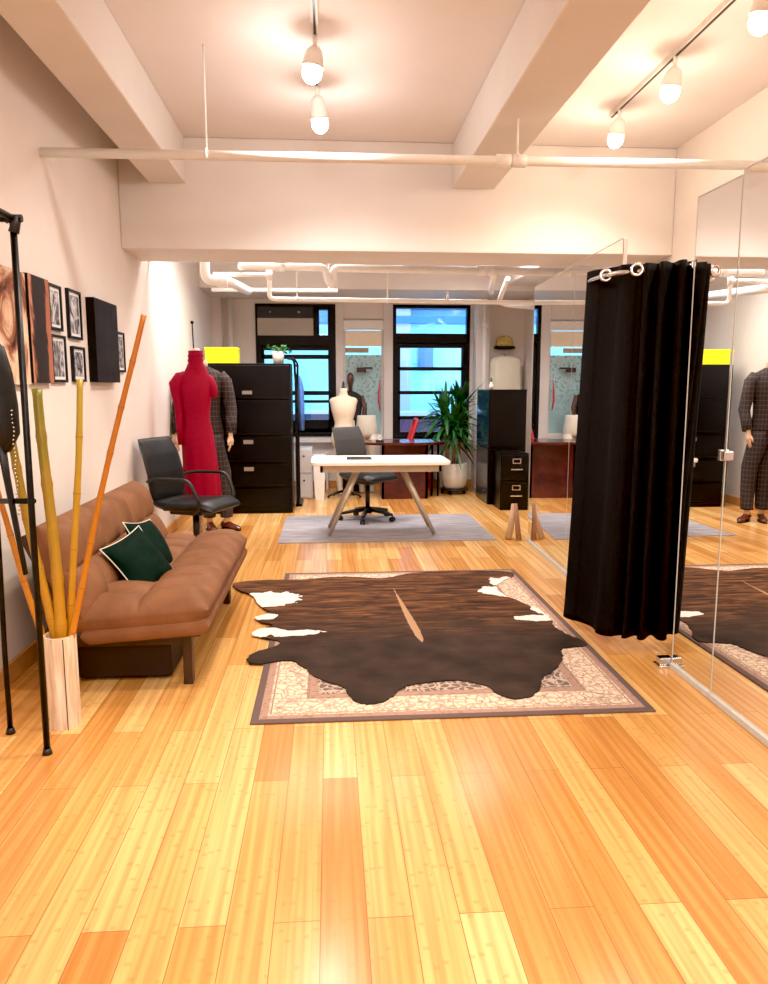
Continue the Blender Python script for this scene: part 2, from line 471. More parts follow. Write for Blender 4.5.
# beams
for i, (a, b) in enumerate(((-1.37,-1.09),(.98,1.32))):
    struct(box1('beam_%s' % ('left','right')[i], (a,YF,3.0), (b,6.1,ZC), 'beam', bevel=.01))
struct(box1('beam_header', (XL,6.07,2.51), (XR,6.68,ZC), 'beam', bevel=.01))
struct(box1('beam_soffit', (XL,9.55,2.66), (XR,YB,ZC), 'beam', bevel=.008))
struct(box1('beam_rear', (.30,6.68,2.86), (.62,9.6,ZC), 'beam', bevel=.008))
struct(box1('beam_rear_right', (2.25,6.68,2.72), (XR,9.6,ZC), 'beam', bevel=.008))
# corner pilaster + pipe
struct(box1('pillar_left', (XL,10.45,0), (XL+.13,YB,2.66), 'wall'))
struct(box1('pillar_right', (2.06,10.45,0), (2.24,YB,2.66), 'wall'))
# mullion piers beside middle opening
struct(box1('trim_1', (W1[1],YB-.04,.70), (W2[0],YB,2.66), 'beam', bevel=.004))
struct(box1('trim_2', (W2[1],YB-.04,.70), (W3[0],YB,2.66), 'beam', bevel=.004))

# ------------------------------------------------------------------ windows
def frame_rect(mb, x0,x1,z0,z1,t,y0,y1):
    mb.b2((x0,y0,z0),(x0+t,y1,z1)); mb.b2((x1-t,y0,z0),(x1,y1,z1))
    mb.b2((x0+t,y0,z0),(x1-t,y1,z0+t)); mb.b2((x0+t,y0,z1-t),(x1-t,y1,z1))
fy0, fy1 = YB-.02, YB+.09
f = MB(); frame_rect(f, W1[0],W1[1],W1[2],W1[3], .055, fy0, fy1)
f.b2((W1[0]+.05,fy0,2.02),(W1[1]-.05,fy1,2.17))       # transom
f.b2((-.235,fy0,2.17),(-.14,fy1,2.56)); f.b2((-.02,fy0,2.17),(.04,fy1,2.56)); f.b2((-.2,fy0,2.52),(.0,fy1,2.55))
frame_rect(f, W1[0]+.05,W1[1]-.05,.79,2.02,.06, fy0+.02, fy1)
f.b2((-.95,fy0+.02,1.84),(.0,fy1,1.90)); f.b2((-.95,fy0+.02,1.33),(.0,fy1,1.39)); f.b2((-.95,fy0+.02,1.22),(.0,fy1,1.26))
f.b2((-.95,fy0+.02,.80),(.0,fy1,.98))
win1 = struct(f.build('window_1', 'frame_black', bevel=.004))
box1('window_pane', (W1[0]+.03,YB+.05,.98), (W1[1]-.03,YB+.056,2.56), 'glass', win1)
f = MB(); frame_rect(f, W3[0],W3[1],W3[2],W3[3], .05, fy0, fy1)
f.b2((W3[0]+.05,fy0,2.06),(W3[1]-.05,fy1,2.20))
frame_rect(f, W3[0]+.05,W3[1]-.05,.74,2.06,.06, fy0+.02, fy1)
for z in (1.68,1.34,.98): f.b2((W3[0]+.08,fy0+.02,z),(W3[1]-.08,fy1,z+.05))
win3 = struct(f.build('window_3', 'frame_black', bevel=.004))
box1('window_pane', (W3[0]+.03,YB+.05,.78), (W3[1]-.03,YB+.056,2.57), 'glass', win3)
# middle opening: blind box, blinds, frosted panel
f = MB(); frame_rect(f, W2[0],W2[1],W2[2],W2[3], .03, YB+.03, YB+.10)
win2 = struct(f.build('window_2', 'beam', bevel=.004))
box1('frosted_panel', (W2[0]+.02,YB+.07,.75), (W2[1]-.02,YB+.085,1.90), 'frost', win2)
box1('blind_panel', (W2[0]+.03,YB+.04,2.02), (W2[1]-.03,YB+.06,2.24), mat('cream_blind', (.86,.70,.52), .7, var=.03, emis=(1,.8,.55), es=.12), win2)
box1('blind_box', (W2[0]+.0,YB-.03,2.25), (W2[1]-.0,YB+.08,2.38), 'whitepipe', win2, .006)
box1('bottom_rail', (W2[0]+.03,YB+.03,1.93), (W2[0]+.36,YB+.06,2.0), mat('tan_rail',(.50,.36,.27),.6), win2)
struct(box1('sill', (W1[0]-.05,YB-.12,.66), (W1[1]+.03,YB+.02,.72), 'rad', bevel=.006)).name = 'trim_sill_left'
struct(box1('sill', (W3[0]-.03,YB-.12,.63), (W3[1]+.03,YB+.02,.69), 'rad', bevel=.006)).name = 'trim_sill_right'
# air conditioner in the left transom
ac = thing('air_conditioner', 'beige and black air conditioner set in the top of the left window', 'air conditioner', (-.62,YB,2.19))
box1('grille', (-1.0,YB-.05,2.40), (-.22,YB+.02,2.56), 'black_plastic', ac, .006)
box1('front_panel', (-1.0,YB-.06,2.16), (-.22,YB+.02,2.40), 'ac_panel', ac, .01)
for kx in (-.82,-.42): MB().ball((kx,YB-.055,2.48),.016).build('control_knob', 'chrome', ac)
# neighbouring building
nb = thing('building', 'pale cyan building with blue cornice bands seen through the black windows', 'building', (1.5,15.2,-4))
box1('facade', (-7,15.2,-4), (10,15.6,3.15), 'facade', nb)
box1('cornice', (-7,14.95,2.70), (10,15.19,2.84), 'facade_blue', nb)
box1('cornice', (-7,14.95,2.98), (10,15.19,3.12), 'facade_blue', nb)
box1('upper_wall', (-7,15.2,3.15), (10,15.6,7.5), 'facade', nb)
b = MB(); b.b2((-7,15.05,3.85),(10,15.2,4.1)); b.b2((-7,15.1,3.0),(10,15.2,3.06)); b.build('band', 'facade_lilac', nb)
box1('pier', (1.25,15.0,-4), (1.62,15.25,3.3), 'facade_lilac', nb)
for x0, x1, z0, z1 in ((1.80,2.10,1.78,2.22),(3.1,3.4,1.78,2.22),(-1.9,-1.6,1.78,2.3),(-3.1,-2.8,1.2,2.1),(3.3,3.7,-.3,.6)):
    wf = box1('window', (x0,15.12,z0), (x1,15.22,z1), 'facade_window', nb)
# low roof unit outside
rf = thing('rooftop_unit', 'lilac grey rooftop unit with dark grille outside the right window', 'rooftop unit', (1.7,13,-4))
box1('cabinet_body', (.4,13.0,-4), (2.9,14,1.0), 'facade_lilac', rf)
box1('grille', (.5,12.96,.60), (2.7,13.0,.88), mat('plum_grille',(.07,.03,.08),.6), rf)
rl = thing('rooftop_ledge', 'dark navy roof parapet outside the left window', 'parapet', (-1.6,13,-4))
box1('parapet_wall', (-3.6,13,-4), (-.0,13.4,.98), mat('navy_parapet',(.02,.04,.12),.7), rl)
box1('coping', (-3.6,12.95,.98), (-.0,13.45,1.03), 'facade_lilac', rl)

# radiators
def radiator(x0, x1, label):
    r = thing('radiator', label, 'radiator', ((x0+x1)/2,YB-.15,0))
    m = MB(); n = int((x1-x0)/.065)
    for i in range(n):
        x = x0 + (i+.5)*(x1-x0)/n
        m.b2((x-.02,YB-.2,.12),(x+.02,YB-.06,.52))
    m.build('column_fins', 'rad', r, .012)
    m = MB(); m.cyl((x0,YB-.13,.47),(x1,YB-.13,.47),.02); m.cyl((x0,YB-.13,.17),(x1,YB-.13,.17),.02); m.build('header_pipe', 'rad', r)
    for x in (x0+.03, x1-.03): MB().b2((x-.015,YB-.19,0),(x+.015,YB-.07,.14)).build('leg', 'rad', r)
radiator(-.95,-.02,'white column radiator under the left window')
radiator(.98,1.62,'white column radiator under the right window behind the potted plant')

# ------------------------------------------------------------------ pipes
def pipe(name, label, paths, r, coup=(), m='whitepipe', hang=()):
    t = thing(name, label, 'pipe', paths[0][0])
    mb = MB()
    for p in paths: mb.tube(p, r, 14)
    mb.build('run', m, t)
    if coup:
        for c, ax in coup:
            a = Vector(c)-Vector(ax)*.045; b_ = Vector(c)+Vector(ax)*.045
            MB().cyl(a,b_,r*1.35).build('coupling', m, t)
    for (p0, p1) in hang:
        h = MB().cyl(p0,p1,.006,n=8)
        h.build('hanger_rod', m, t)
        MB().torus((p0[0],p0[1],p0[2]-r*.7), r*1.1, .006, (1,0,0), 16, 6).build('hanger_clamp', m, t)
    return t
PY = 4.5
pipe('sprinkler_pipe', 'long white pipe crossing the room below the two ceiling beams', [[(XL,PY,2.75),(XR,PY,2.765)]], .027,
     [((1.115,PY,2.76),(1,0,0)),((1.03,PY,2.76),(1,0,0))], hang=[((-.685,PY,2.78),(-.685,PY,ZC)),((1.11,PY,2.79),(1.11,PY,3.0))])
def bend(pts, r=.07, n=5):
    """round the corners of a polyline"""
    P = [Vector(p) for p in pts]; out = [P[0]]
    for i in range(1, len(P)-1):
        a = (P[i-1]-P[i]).normalized()*r; b = (P[i+1]-P[i]).normalized()*r
        for k in range(n+1):
            t = k/n; out.append(P[i] + a*(1-t)**2 + b*t**2)
    out.append(P[-1]); return out
pipe('ceiling_pipe', 'thin white pipe just behind the header at the upper left', [[(XL,7.0,2.60),(.18,7.0,2.59)]], .02)
pipe('ceiling_pipe', 'thick white pipe with a drop bend behind the header, left half of the run', [bend([(-.86,7.6,2.62),(-.80,7.15,2.56),(-.03,7.15,2.55),(.0,7.15,2.40),(.05,7.15,2.40)], .06)], .035,
     [((-.45,7.15,2.556),(1,0,0))])
pipe('ceiling_pipe', 'thick white pipe running right from the middle drop bend to the mirrors', [bend([(.05,7.17,2.40),(.04,7.17,2.55),(XR,7.17,2.53)], .06)], .036,
     [((1.55,7.17,2.54),(1,0,0)),((1.46,7.17,2.54),(1,0,0))], hang=[((1.5,7.17,2.57),(1.5,7.17,ZC))])
pipe('ceiling_pipe', 'thin white pipe stepping down above the air conditioner', [bend([(-1.08,7.25,2.49),(-.56,7.25,2.49),(-.56,7.25,2.27),(.06,7.25,2.27),(XR,7.25,2.25)], .05)], .021,
     [((-.56,7.25,2.49),(0,0,1))], hang=[((-.30,7.25,2.29),(-.30,7.25,ZC)),((.56,7.25,2.28),(.56,7.25,ZC))])
pipe('ceiling_pipe', 'short peach pipe crossing above the air conditioner', [[(-1.3,8.6,2.52),(.10,8.6,2.52)]], .022, hang=[((-.0,8.6,2.54),(-.0,8.6,ZC))])
pipe('drain_pipe', 'fat white elbow pipe in the upper left corner behind the header', [bend([(-1.13,7.1,3.34),(-1.13,7.1,2.42),(-.93,7.2,2.42),(-.86,8.2,2.46)], .07)], .045,
     [((-.98,7.17,2.42),(1,0,0))])
pipe('wall_pipe', 'vertical white pipe in the far left corner', [[(-1.36,10.55,0),(-1.36,10.55,2.66)]], .03)
pipe('wall_pipe', 'vertical white pipe right of the right window', [[(2.16,10.38,0),(2.16,10.38,2.66)]], .03, [((2.16,10.38,2.3),(0,0,1))])
pipe('branch_pipe', 'white branch pipe slanting back from the middle run at right', [[(1.58,7.2,2.54),(1.85,8.6,2.52)]], .03)
pipe('branch_pipe', 'curved white branch pipe above the gold hat', [bend([(1.95,8.2,2.62),(2.0,8.9,2.42),(XR,9.4,2.42)],.2)], .028)
def sprink(x, y, z, label):
    t = thing('fire_sprinkler', label, 'sprinkler', (x,y,z))
    MB().cyl((x,y,z),(x,y,z+.05),.022,.012,12).build('body', 'whitepipe', t)
    MB().cyl((x,y,z+.05),(x,y,z+.075),.005,n=8).build('nozzle', 'chrome', t)
    MB().cyl((x,y,z+.075),(x,y,z+.079),.02,n=12).build('deflector', 'chrome', t)
sprink(.73,7.17,2.575,'white sprinkler head on the thick rear pipe')
sprink(1.14,7.25,2.27,'white sprinkler head on the thin lower rear pipe')

# ------------------------------------------------------------------ track lights
def track(x, y0, y1, heads, label, bulbm):
    t = thing('track_light', label, 'track light', (x,(y0+y1)/2,ZC))
    MB().b2((x-.018,y0,ZC-.03),(x+.018,y1,ZC)).build('track', mat('track_rail',(.78,.73,.70),.5), t)
    MB().b2((x-.006,y0,ZC-.034),(x+.006,y1,ZC-.029)).build('slot', 'black_plastic', t)
    for (yy, dz, tilt) in heads:
        h = MB()
        h.cyl((x,yy,ZC-.03),(x,yy,ZC-.09),.013)
        top = Vector((x,yy,ZC-.09)); d = Vector((tilt[0],tilt[1],-1)).normalized()
        e = top + d*dz
        h.tube([top, top+d*.02, top+d*dz*.5, e-d*.02, e], [.022,.042,.05,.056,.058], 20)
        ho = h.build('lamp_head', 'whitepipe', t)
        c = e + d*.03
        MB().ball(c, .054).build('bulb', bulbm, ho)
        yield c, d
def light(kind, loc, energy, col, size=.1, rot=(0,0,0), sy=None, blend=.6, spot=None):
    l = bpy.data.lights.new('lamp', kind); l.energy = energy; l.color = col
    if kind == 'AREA':
        l.size = size
        l.spread = R(150) if loc[1] < 6 else R(135)
        if sy: l.shape = 'RECTANGLE'; l.size_y = sy
    elif kind in ('POINT','SPOT'): l.shadow_soft_size = size
    if kind == 'SPOT': l.spot_size = R(spot or 100); l.spot_blend = blend
    o = bpy.data.objects.new('lamp', l); C.objects.link(o); o.location = loc; o.rotation_euler = rot
    return o
def aim(o, d): o.rotation_euler = Vector(d).to_track_quat('-Z','Y').to_euler()
WARM = (1,.80,.62); NEUT = (1,.93,.875)
for c, d in track(-.06, 1.6, 4.95, [(4.27,.10,(-.15,.1)),(4.95,.13,(.1,.2))], 'white ceiling track with two glowing lamp heads near the room centre', 'bulb_cool'):
    light('POINT', c+d*.07, 9, NEUT, .04); aim(light('SPOT', c+d*.08, 60, NEUT, .04, spot=140), d)
for c, d in track(1.98, 1.4, 5.35, [(3.45,.14,(-.1,.2)),(4.38,.10,(-.1,.2)),(5.2,.10,(-.1,.2))], 'white ceiling track with three warm lamp heads at the right', 'bulb_warm'):
    light('POINT', c+d*.07, 11, WARM, .04); aim(light('SPOT', c+d*.08, 45, WARM, .04, spot=140), d)
# rear ceiling lamps and unseen fill lamps added above and behind the camera
light('AREA', (.1,8.1,3.28), 58, (1,.95,.93), 1.6, (0,0,0), .5)
light('AREA', (-.7,7.4,3.28), 40, (1,.92,.86), .9, (0,0,0), .4)
light('AREA', (1.7,8.3,3.25), 34, (1,.95,.95), .5, (0,0,0), .5)
light('AREA', (.4,1.2,3.28), 74, NEUT, 1.8, (0,0,0), 1.2)
light('AREA', (.5,-1.6,3.0), 100, NEUT, 2.4, (R(25),0,0), 1.2)
s_ = light('SPOT', (-.3,3.0,3.1), 120, (1,.86,.66), .06, spot=80); aim(s_, (-.15,.30,-1))

# ------------------------------------------------------------------ mirrors
def mirror(name, label, p0, p1, z1, seams=(), parent_cat='mirror', grp=None):
    """p0 far floor point, p1 near floor point (x,y); reflective face toward -x"""
    t = thing(name, label, parent_cat, (p0[0],p0[1],0), grp)
    a = Vector((p0[0],p0[1],0)); b = Vector((p1[0],p1[1],0)); d = (b-a).normalized(); n = Vector((d.y,-d.x,0))
    if n.x > 0: n = -n
    L = (b-a).length
    def slab(u0,u1,z0,z1,t0,t1):
        vs = []
        for u in (u0,u1):
            for w_ in (t0,t1):
                for z in (z0,z1):
                    vs.append(a + d*u + n*w_ + Vector((0,0,z)))
        return MB().add(vs, [(0,1,3,2),(4,6,7,5),(0,4,5,1),(2,3,7,6),(0,2,6,4),(1,5,7,3)])
    slab(0,L,.03,z1,-.006,0).build('mirror_glass', 'mirror', t)
    slab(0,L,0,z1-.002,-.03,-.0062).build('backing_board', 'backing', t)
    slab(0,L,0,.03,-.03,.012).build('bottom_channel', 'edge', t, .002)
    e = slab(0,.006,.03,z1,0,.0015); e.v += []
    e2 = slab(0,L,z1,z1+.006,-.008,.0015)
    o = len(e.v); e.add([Vector(x) for x in e2.v], e2.f)
    for s_ in seams:
        q = slab(s_,s_+.003,.03,z1,0,.001); e.add([Vector(x) for x in q.v], q.f)
    e.build('polished_edge', 'edge', t)
    return t
mirror('wall_mirror', 'far wall mirror between the black curtain and the file cabinets', (1.85,6.74), (1.787,4.55), 2.34, seams=(1.22,), grp=None)
mirror('wall_mirror', 'narrow wall mirror strip just right of the black curtain', (1.76,3.57), (1.765,3.19), 2.34)
mirror('mirror_door', 'tall mirror panel at the right edge, nearest the camera', (1.765,3.185), (1.765+.010*2.0,1.2), 2.36)
hg = thing('mirror_hinge', 'small chrome hinge clamped across the seam of the right mirrors', 'hinge', (1.75,3.19,1.14))
MB().b2((1.744,3.19,1.12),(1.764,3.215,1.17)).build('hinge_plate', 'chrome', hg, .003)
MB().b2((1.744,3.155,1.125),(1.766,3.18,1.165)).build('hinge_leaf', 'chrome', hg, .003)
fc = thing('floor_clamp', 'small chrome clamp on the floor at the foot of the narrow mirror', 'clamp', (1.72,3.6,0))
MB().b2((1.69,3.56,0),(1.775,3.64,.012)).build('base_plate', 'chrome', fc, .002)
MB().b2((1.70,3.575,.012),(1.772,3.63,.05)).build('clamp_block', 'chrome', fc, .006)

# ------------------------------------------------------------------ curtain
def cr(P, t):
    n = len(P)-1; x = min(max(t,0),1)*n; i = min(int(x),n-1); f = x-i
    g = lambda k: Vector(P[max(0,min(n,k))])
    p0,p1,p2,p3 = g(i-1),g(i),g(i+1),g(i+2)
    return .5*((2*p1)+(-p0+p2)*f+(2*p0-5*p1+4*p2-p3)*f*f+(-p0+3*p1-3*p2+p3)*f**3)
rod = thing('curtain_rod', 'bowed chrome rod carrying the black curtain', 'curtain rod', (1.6,4.1,2.04))
RODP = [(1.795,4.56),(1.60,4.46),(1.465,4.20),(1.465,4.0),(1.505,3.87),(1.62,3.775),(1.74,3.71),(1.775,3.585)]
ROD = [cr(RODP, k/30) for k in range(31)]
MB().tube([(p.x,p.y,2.035) for p in ROD], .012, 12).build('rod', 'chrome', rod)
MB().cyl((1.80,4.56,2.035),(1.785,4.565,2.035),.03).build('bracket', 'chrome', rod)
MB().cyl((1.775,3.574,2.035),(1.775,3.586,2.035),.025).build('bracket', 'chrome', rod)
ct = thing('curtain', 'floor-length black grommet curtain hanging between the mirrors', 'curtain', (1.6,4.1,0))
TOP = [(1.475,4.20),(1.50,4.0),(1.535,3.87),(1.60,3.75),(1.70,3.67),(1.825,3.64)]
BOT = [(1.455,4.32),(1.475,4.12),(1.54,3.98),(1.64,3.92),(1.78,3.89),(1.97,3.90)]
FK = [(0,.0),(.24,.5),(.48,1.0),(.56,1.5),(.62,2.0),(.67,2.5),(.74,3.0),(.80,3.5),(.86,4.0),(.92,4.5),(1.0,5.0)]
def fph(u):
    for (a,pa),(b,pb) in zip(FK,FK[1:]):
        if u <= b: return 2*PI*(pa+(pb-pa)*(u-a)/(b-a))
    return 2*PI*5
def curt(u, v):
    t = cr(TOP,u); b = cr(BOT,u); w_ = v**.8
    p = b.lerp(t, w_)
    dd = (cr(TOP,u+.02).lerp(cr(TOP,u+.02),1)-cr(TOP,u-.02)).normalized(); n_ = Vector((-dd.y,dd.x))
    if n_.x > 0: n_ = -n_
    ph = fph(u) + .35*math.sin(2.2*v+u*6)*(1-v)
    amp = .030 + .012*math.sin(u*9) + .012*(1-v)
    if u < .5: amp *= .8
    c_ = math.cos(ph); p = p + n_*amp*math.copysign(abs(c_)**.7,c_)
    p.y = max(p.y, 3.592)
    z = .05 + 2.025*v + .012*math.sin(u*5+1)*v
    return (p.x, p.y, z)
MB().grid(curt, 300, 50).build('cloth', 'curtain', ct, solid=.004)
for k in (.25,.58):
    q = cr(TOP,k); p2 = cr(TOP,k+.03)-cr(TOP,k-.03)
    MB().torus((q.x-.040,q.y-.01,2.035),.027,.008,(.25,1,0)).build('grommet', 'chrome', ct)
# tan cloth bundle at the end of the far mirror
tb = thing('fabric_bundle', 'tan cloth bundle standing at the end of the far mirror', 'fabric', (1.70,6.75,0))
m = MB(); m.tube([(1.76,6.95,.33),(1.735,6.9,.18),(1.69,6.85,.005)],[.022,.030,.036],10,flat=.6)
m.build('tan_fold', 'tan', tb)
m = MB(); m.tube([(1.765,6.90,.34),(1.77,6.84,.18),(1.78,6.80,.005)],[.018,.024,.028],10,flat=.6)
m.build('brown_fold', mat('brown_cloth',(.36,.20,.12),.8,bump=.2), tb)

# ------------------------------------------------------------------ rugs
rg = MB().b2((-.36,3.06,0),(1.45,5.67,.009)).build('area_rug', 'rug', bevel=.003, org=(.545,4.365,0))
tag(rg, 'cream patterned oriental rug with dark border on the floor under the cowhide', 'rug')
mt = MB().b2((-.5,6.82,0),(1.57,8.28,.008)).build('area_rug', 'mat', bevel=.002)
tag(mt, 'faded grey distressed rug under the white desk', 'rug')
HP = [(-0.72,5.38),(-0.52,5.45),(-0.24,5.45),(0.1,5.51),(0.36,5.44),(0.46,5.48),(0.69,5.6),(1.08,5.61),(1.36,5.58),(1.40,5.46),(1.21,5.2),(1.19,4.95),(1.27,4.75),(1.35,4.57),(1.36,4.36),(1.34,4.24),(1.36,4.13),(1.40,4.02),(1.43,3.97),(1.41,3.89),(1.33,3.87),(1.26,3.84),(1.23,3.72),(1.14,3.56),(1.05,3.46),(1.0,3.34),(0.93,3.24),(0.83,3.22),(0.77,3.29),(0.74,3.38),(0.65,3.44),(0.56,3.45),(0.42,3.43),(0.33,3.37),(0.27,3.27),(0.2,3.21),(0.13,3.22),(0.08,3.30),(0.05,3.41),(-0.04,3.49),(-0.1,3.58),(-0.16,3.70),(-0.23,3.78),(-0.33,3.76),(-0.42,3.75),(-0.455,3.83),(-0.41,3.93),(-0.33,3.99),(-0.3,4.08),(-0.41,4.16),(-0.47,4.22),(-0.44,4.31),(-0.36,4.38),(-0.45,4.46),(-0.48,4.55),(-0.40,4.62),(-0.44,4.72),(-0.50,4.86),(-0.56,5.05),(-0.68,5.22)]
def catmull(P, n=5):
    out = []
    L = len(P)
    for i in range(L):
        p0,p1,p2,p3 = (Vector(P[(i+k-1)%L]) for k in range(4))
        for k in range(n):
            t = k/n
            out.append(.5*((2*p1)+(-p0+p2)*t+(2*p0-5*p1+4*p2-p3)*t*t+(-p0+3*p1-3*p2+p3)*t**3))
    return out
hp = catmull(HP)
bm = bmesh.new(); ho = Vector((.45,4.4,.011))
vv = [bm.verts.new((p.x-ho.x + .006*random.uniform(-1,1), p.y-ho.y + .006*random.uniform(-1,1), 0)) for p in hp]
ff = bm.faces.new(vv)
r_ = bmesh.ops.triangulate(bm, faces=[ff])
r_ = bmesh.ops.extrude_face_region(bm, geom=bm.faces[:])
for e in r_['geom']:
    if isinstance(e, bmesh.types.BMVert): e.co.z += .005
bmesh.ops.recalc_face_normals(bm, faces=bm.faces)
me = bpy.data.meshes.new('cowhide_rug'); bm.to_mesh(me); bm.free(); me.materials.append(m_hide(ho.x, ho.y))
hd = bpy.data.objects.new('cowhide_rug', me); C.objects.link(hd); hd.location = ho
tag(hd, 'dark brown cowhide rug with white edge patches lying on the patterned rug', 'cowhide')

# ------------------------------------------------------------------ sofa
sf = thing('sofa', 'brown tufted futon sofa with dark legs against the left wall', 'sofa', (-.95,4.25,0))
SY0, SY1 = 3.42, 5.08
def pad(L, W, T, nl, nw, seam=.5, rnd=.10):
    """returns fn(u,v,side): tufted cushion, L along y, W along x, T thick, local centre origin"""
    def f(u, v, side):
        a = u*2-1; b = v*2-1
        # spread samples toward the edges for round rims
        ea = math.copysign(abs(math.sin(a*PI/2))**1.0, a); eb = math.sin(b*PI/2)
        y = ea*L/2; x = eb*W/2
        dl = min(1, (L/2-abs(y))/rnd); dw = min(1, (W/2-abs(x))/rnd)
        e = math.sqrt(max(0,1-(1-dl)**2))*math.sqrt(max(0,1-(1-dw)**2))
        bl = abs(math.sin(PI*nl*(y/L+.5)))**.45; bw = abs(math.sin(PI*nw*(x/W+.5)))**.45 if nw > 1 else 1
        bump = (1-seam) + seam*bl*bw
        z = side*T/2*e*(bump if side > 0 else 1)
        return Vector((x,y,z))
    return f
def cushion(name, mtx, L, W, T, nl, nw, parent, m='sofa', **kw):
    f = pad(L,W,T,nl,nw,**kw); mb = MB()
    mb.grid(lambda u,v: mtx @ f(u,v,1), 220, 90); mb.grid(lambda u,v: mtx @ f(u,v,-1), 40, 20)
    return mb.build(name, m, parent, fixn=False)
yc = (SY0+SY1)/2; SL = SY1-SY0
ms = Matrix.Translation((-.91,yc,.385)) @ Matrix.Rotation(R(-4), 4, 'Y')
so = cushion('seat_cushion', ms, SL, .66, .20, 8, 2, sf)
mb_ = Matrix.Translation((-1.245,yc,.60)) @ Matrix.Rotation(R(66), 4, 'Y')
# backrest: x axis of pad runs down the back; +z side faces the seat
mb_ = Matrix.Translation((-1.245,yc,.59)) @ Matrix.Rotation(R(68), 4, 'Y')
cushion('back_cushion', mb_, SL, .50, .20, 6, 2, sf)
# lower slab
ml = Matrix.Translation((-.88,yc,.305)) @ Matrix.Rotation(R(-4), 4, 'Y')
cushion('lower_slab', ml, SL-.02, .60, .10, 1, 1, sf, seam=0, rnd=.04)
MB().box((-.90,yc,.262),(.54,SL-.10,.03),(0,R(-4),0)).build('seat_frame', 'dark_wood', sf)
MB().box((-1.345,yc,.56),(.025,SL-.12,.44),(0,R(-24),0)).build('back_frame', 'dark_wood', sf)
for y in (SY0+.14, SY1-.16):
    MB().b2((-.73,y-.03,0),(-.685,y+.03,.27)).build('leg', 'dark_wood', sf, .004)
    MB().b2((-1.33,y-.03,0),(-1.285,y+.03,.45)).build('leg', 'dark_wood', sf, .004)
MB().b2((-1.27,3.60,.02),(-.80,4.88,.24)).build('shade_box', mat('painted_shade_maroon',(.018,.006,.004),.6), sf, .004)  # dark box added under the seat to stand in for shade
for y in (SY0+.14, SY1-.16):
    MB().b2((-1.30,y-.02,.20),(-.70,y+.02,.262)).build('side_rail', 'dark_wood', sf, .004)
# pillows
def pillow(label, c, size, rz, ry, spin):
    t = thing('pillow', label, 'pillow', c, 'dark green pillows on the sofa')
    M4 = Matrix.Translation(c) @ Matrix.Rotation(R(rz),4,'Z') @ Matrix.Rotation(R(ry),4,'Y') @ Matrix.Rotation(R(spin),4,'Z')
    S = size
    def g(u,v,sd):
        a=u*2-1; b=v*2-1
        k = 1-.10*(1-abs(a)**2)*abs(b)**2; k2 = 1-.10*(1-abs(b)**2)*abs(a)**2
        e = ((1-abs(a)**2.4)*(1-abs(b)**2.4))**.6
        return M4 @ Vector((a*S/2*k2, b*S/2*k, sd*.065*e))
    mb = MB(); mb.grid(lambda u,v: g(u,v,1),24,24); mb.grid(lambda u,v: g(u,v,-1),24,24)
    mb.build('cover', 'green_velvet', t, fixn=False)
    pts = []
    for i in range(12): pts.append(g(i/12,0,1))
    for i in range(12): pts.append(g(1,i/12,1))
    for i in range(12): pts.append(g(1-i/12,1,1))
    for i in range(13): pts.append(g(0,1-i/12,1))
    MB().tube(pts,.0035,6).build('piping', 'piping', t)
pillow('front dark green pillow with pale piping on the brown sofa', (-1.01,3.90,.535), .33, -30, 55, 14)
pillow('rear dark green pillow leaning behind the other one on the brown sofa', (-1.03,4.22,.55), .33, -8, 60, -8)

# ------------------------------------------------------------------ vase and bamboo
vs = thing('floor_vase', 'pale wood faceted floor vase holding bamboo poles', 'vase', (-1.16,3.13,0))
n = 10; rr = .067
ring = lambda r,z: [Vector((-1.16+r*math.cos(2*PI*k/n+.2),3.13+r*math.sin(2*PI*k/n+.2),z)) for k in range(n)]
MB().rings([ring(rr,0),ring(rr,.405),ring(rr-.008,.405),ring(rr-.008,.03)],smooth=False).build('body', 'vase', vs)
st = MB()
for k in (3,7): 
    a = 2*PI*k/n+.2+PI*1.0
    st.b2((-1.16+rr*math.cos(a)-.0015,3.13+rr*math.sin(a)-.002,.0),(-1.16+rr*math.cos(a)+.0015,3.13+rr*math.sin(a)+.002,.40))
st.build('joint_line', 'dark_wood', vs)
def bam(label, p0, p1, r, m, nodes):
    t = thing('bamboo_pole', label, 'bamboo pole', p0, 'bamboo poles in the floor vase')
    a = Vector(p0); b = Vector(p1); path = []; rad = []
    perp = Vector((1,0,0))*.006
    for i in range(nodes*6+1):
        u = i/(nodes*6); j = i % 6
        path.append(a.lerp(b,u)+perp*math.sin(u*7+r*900)); rad.append(r*(1.0 if j else 1.14)*(1-.25*u))
    MB().tube(path, rad, 12).build('culm', m, t)
    for i in range(1,nodes):
        p = a.lerp(b,i/nodes)+perp*math.sin(i/nodes*7+r*900); d = (b-a).normalized()
        MB().torus(p, r*1.04*(1-.25*i/nodes), .0025, d, 14, 6).build('node_ring', 'bamboo_node', t)
bam('thick olive bamboo pole rising beside the black rack post', (-1.135,3.11,.035), (-1.235,3.27,1.44), .026, 'bamboo_olive', 7)
bam('middle golden bamboo pole, nearly upright', (-1.15,3.16,.035), (-1.055,3.25,1.48), .0165, 'bamboo_gold', 6)
bam('slender orange bamboo pole leaning right, tallest of the bundle', (-1.205,3.10,.035), (-.775,3.22,1.745), .0145, 'bamboo_orange', 9)
bam('olive bamboo pole leaning left behind the black rack', (-1.135,3.14,.035), (-1.345,3.2,1.33), .021, 'bamboo_olive', 6)
bam('short orange bamboo pole leaning far left', (-1.135,3.12,.035), (-1.42,3.22,1.02), .015, 'bamboo_orange', 5)

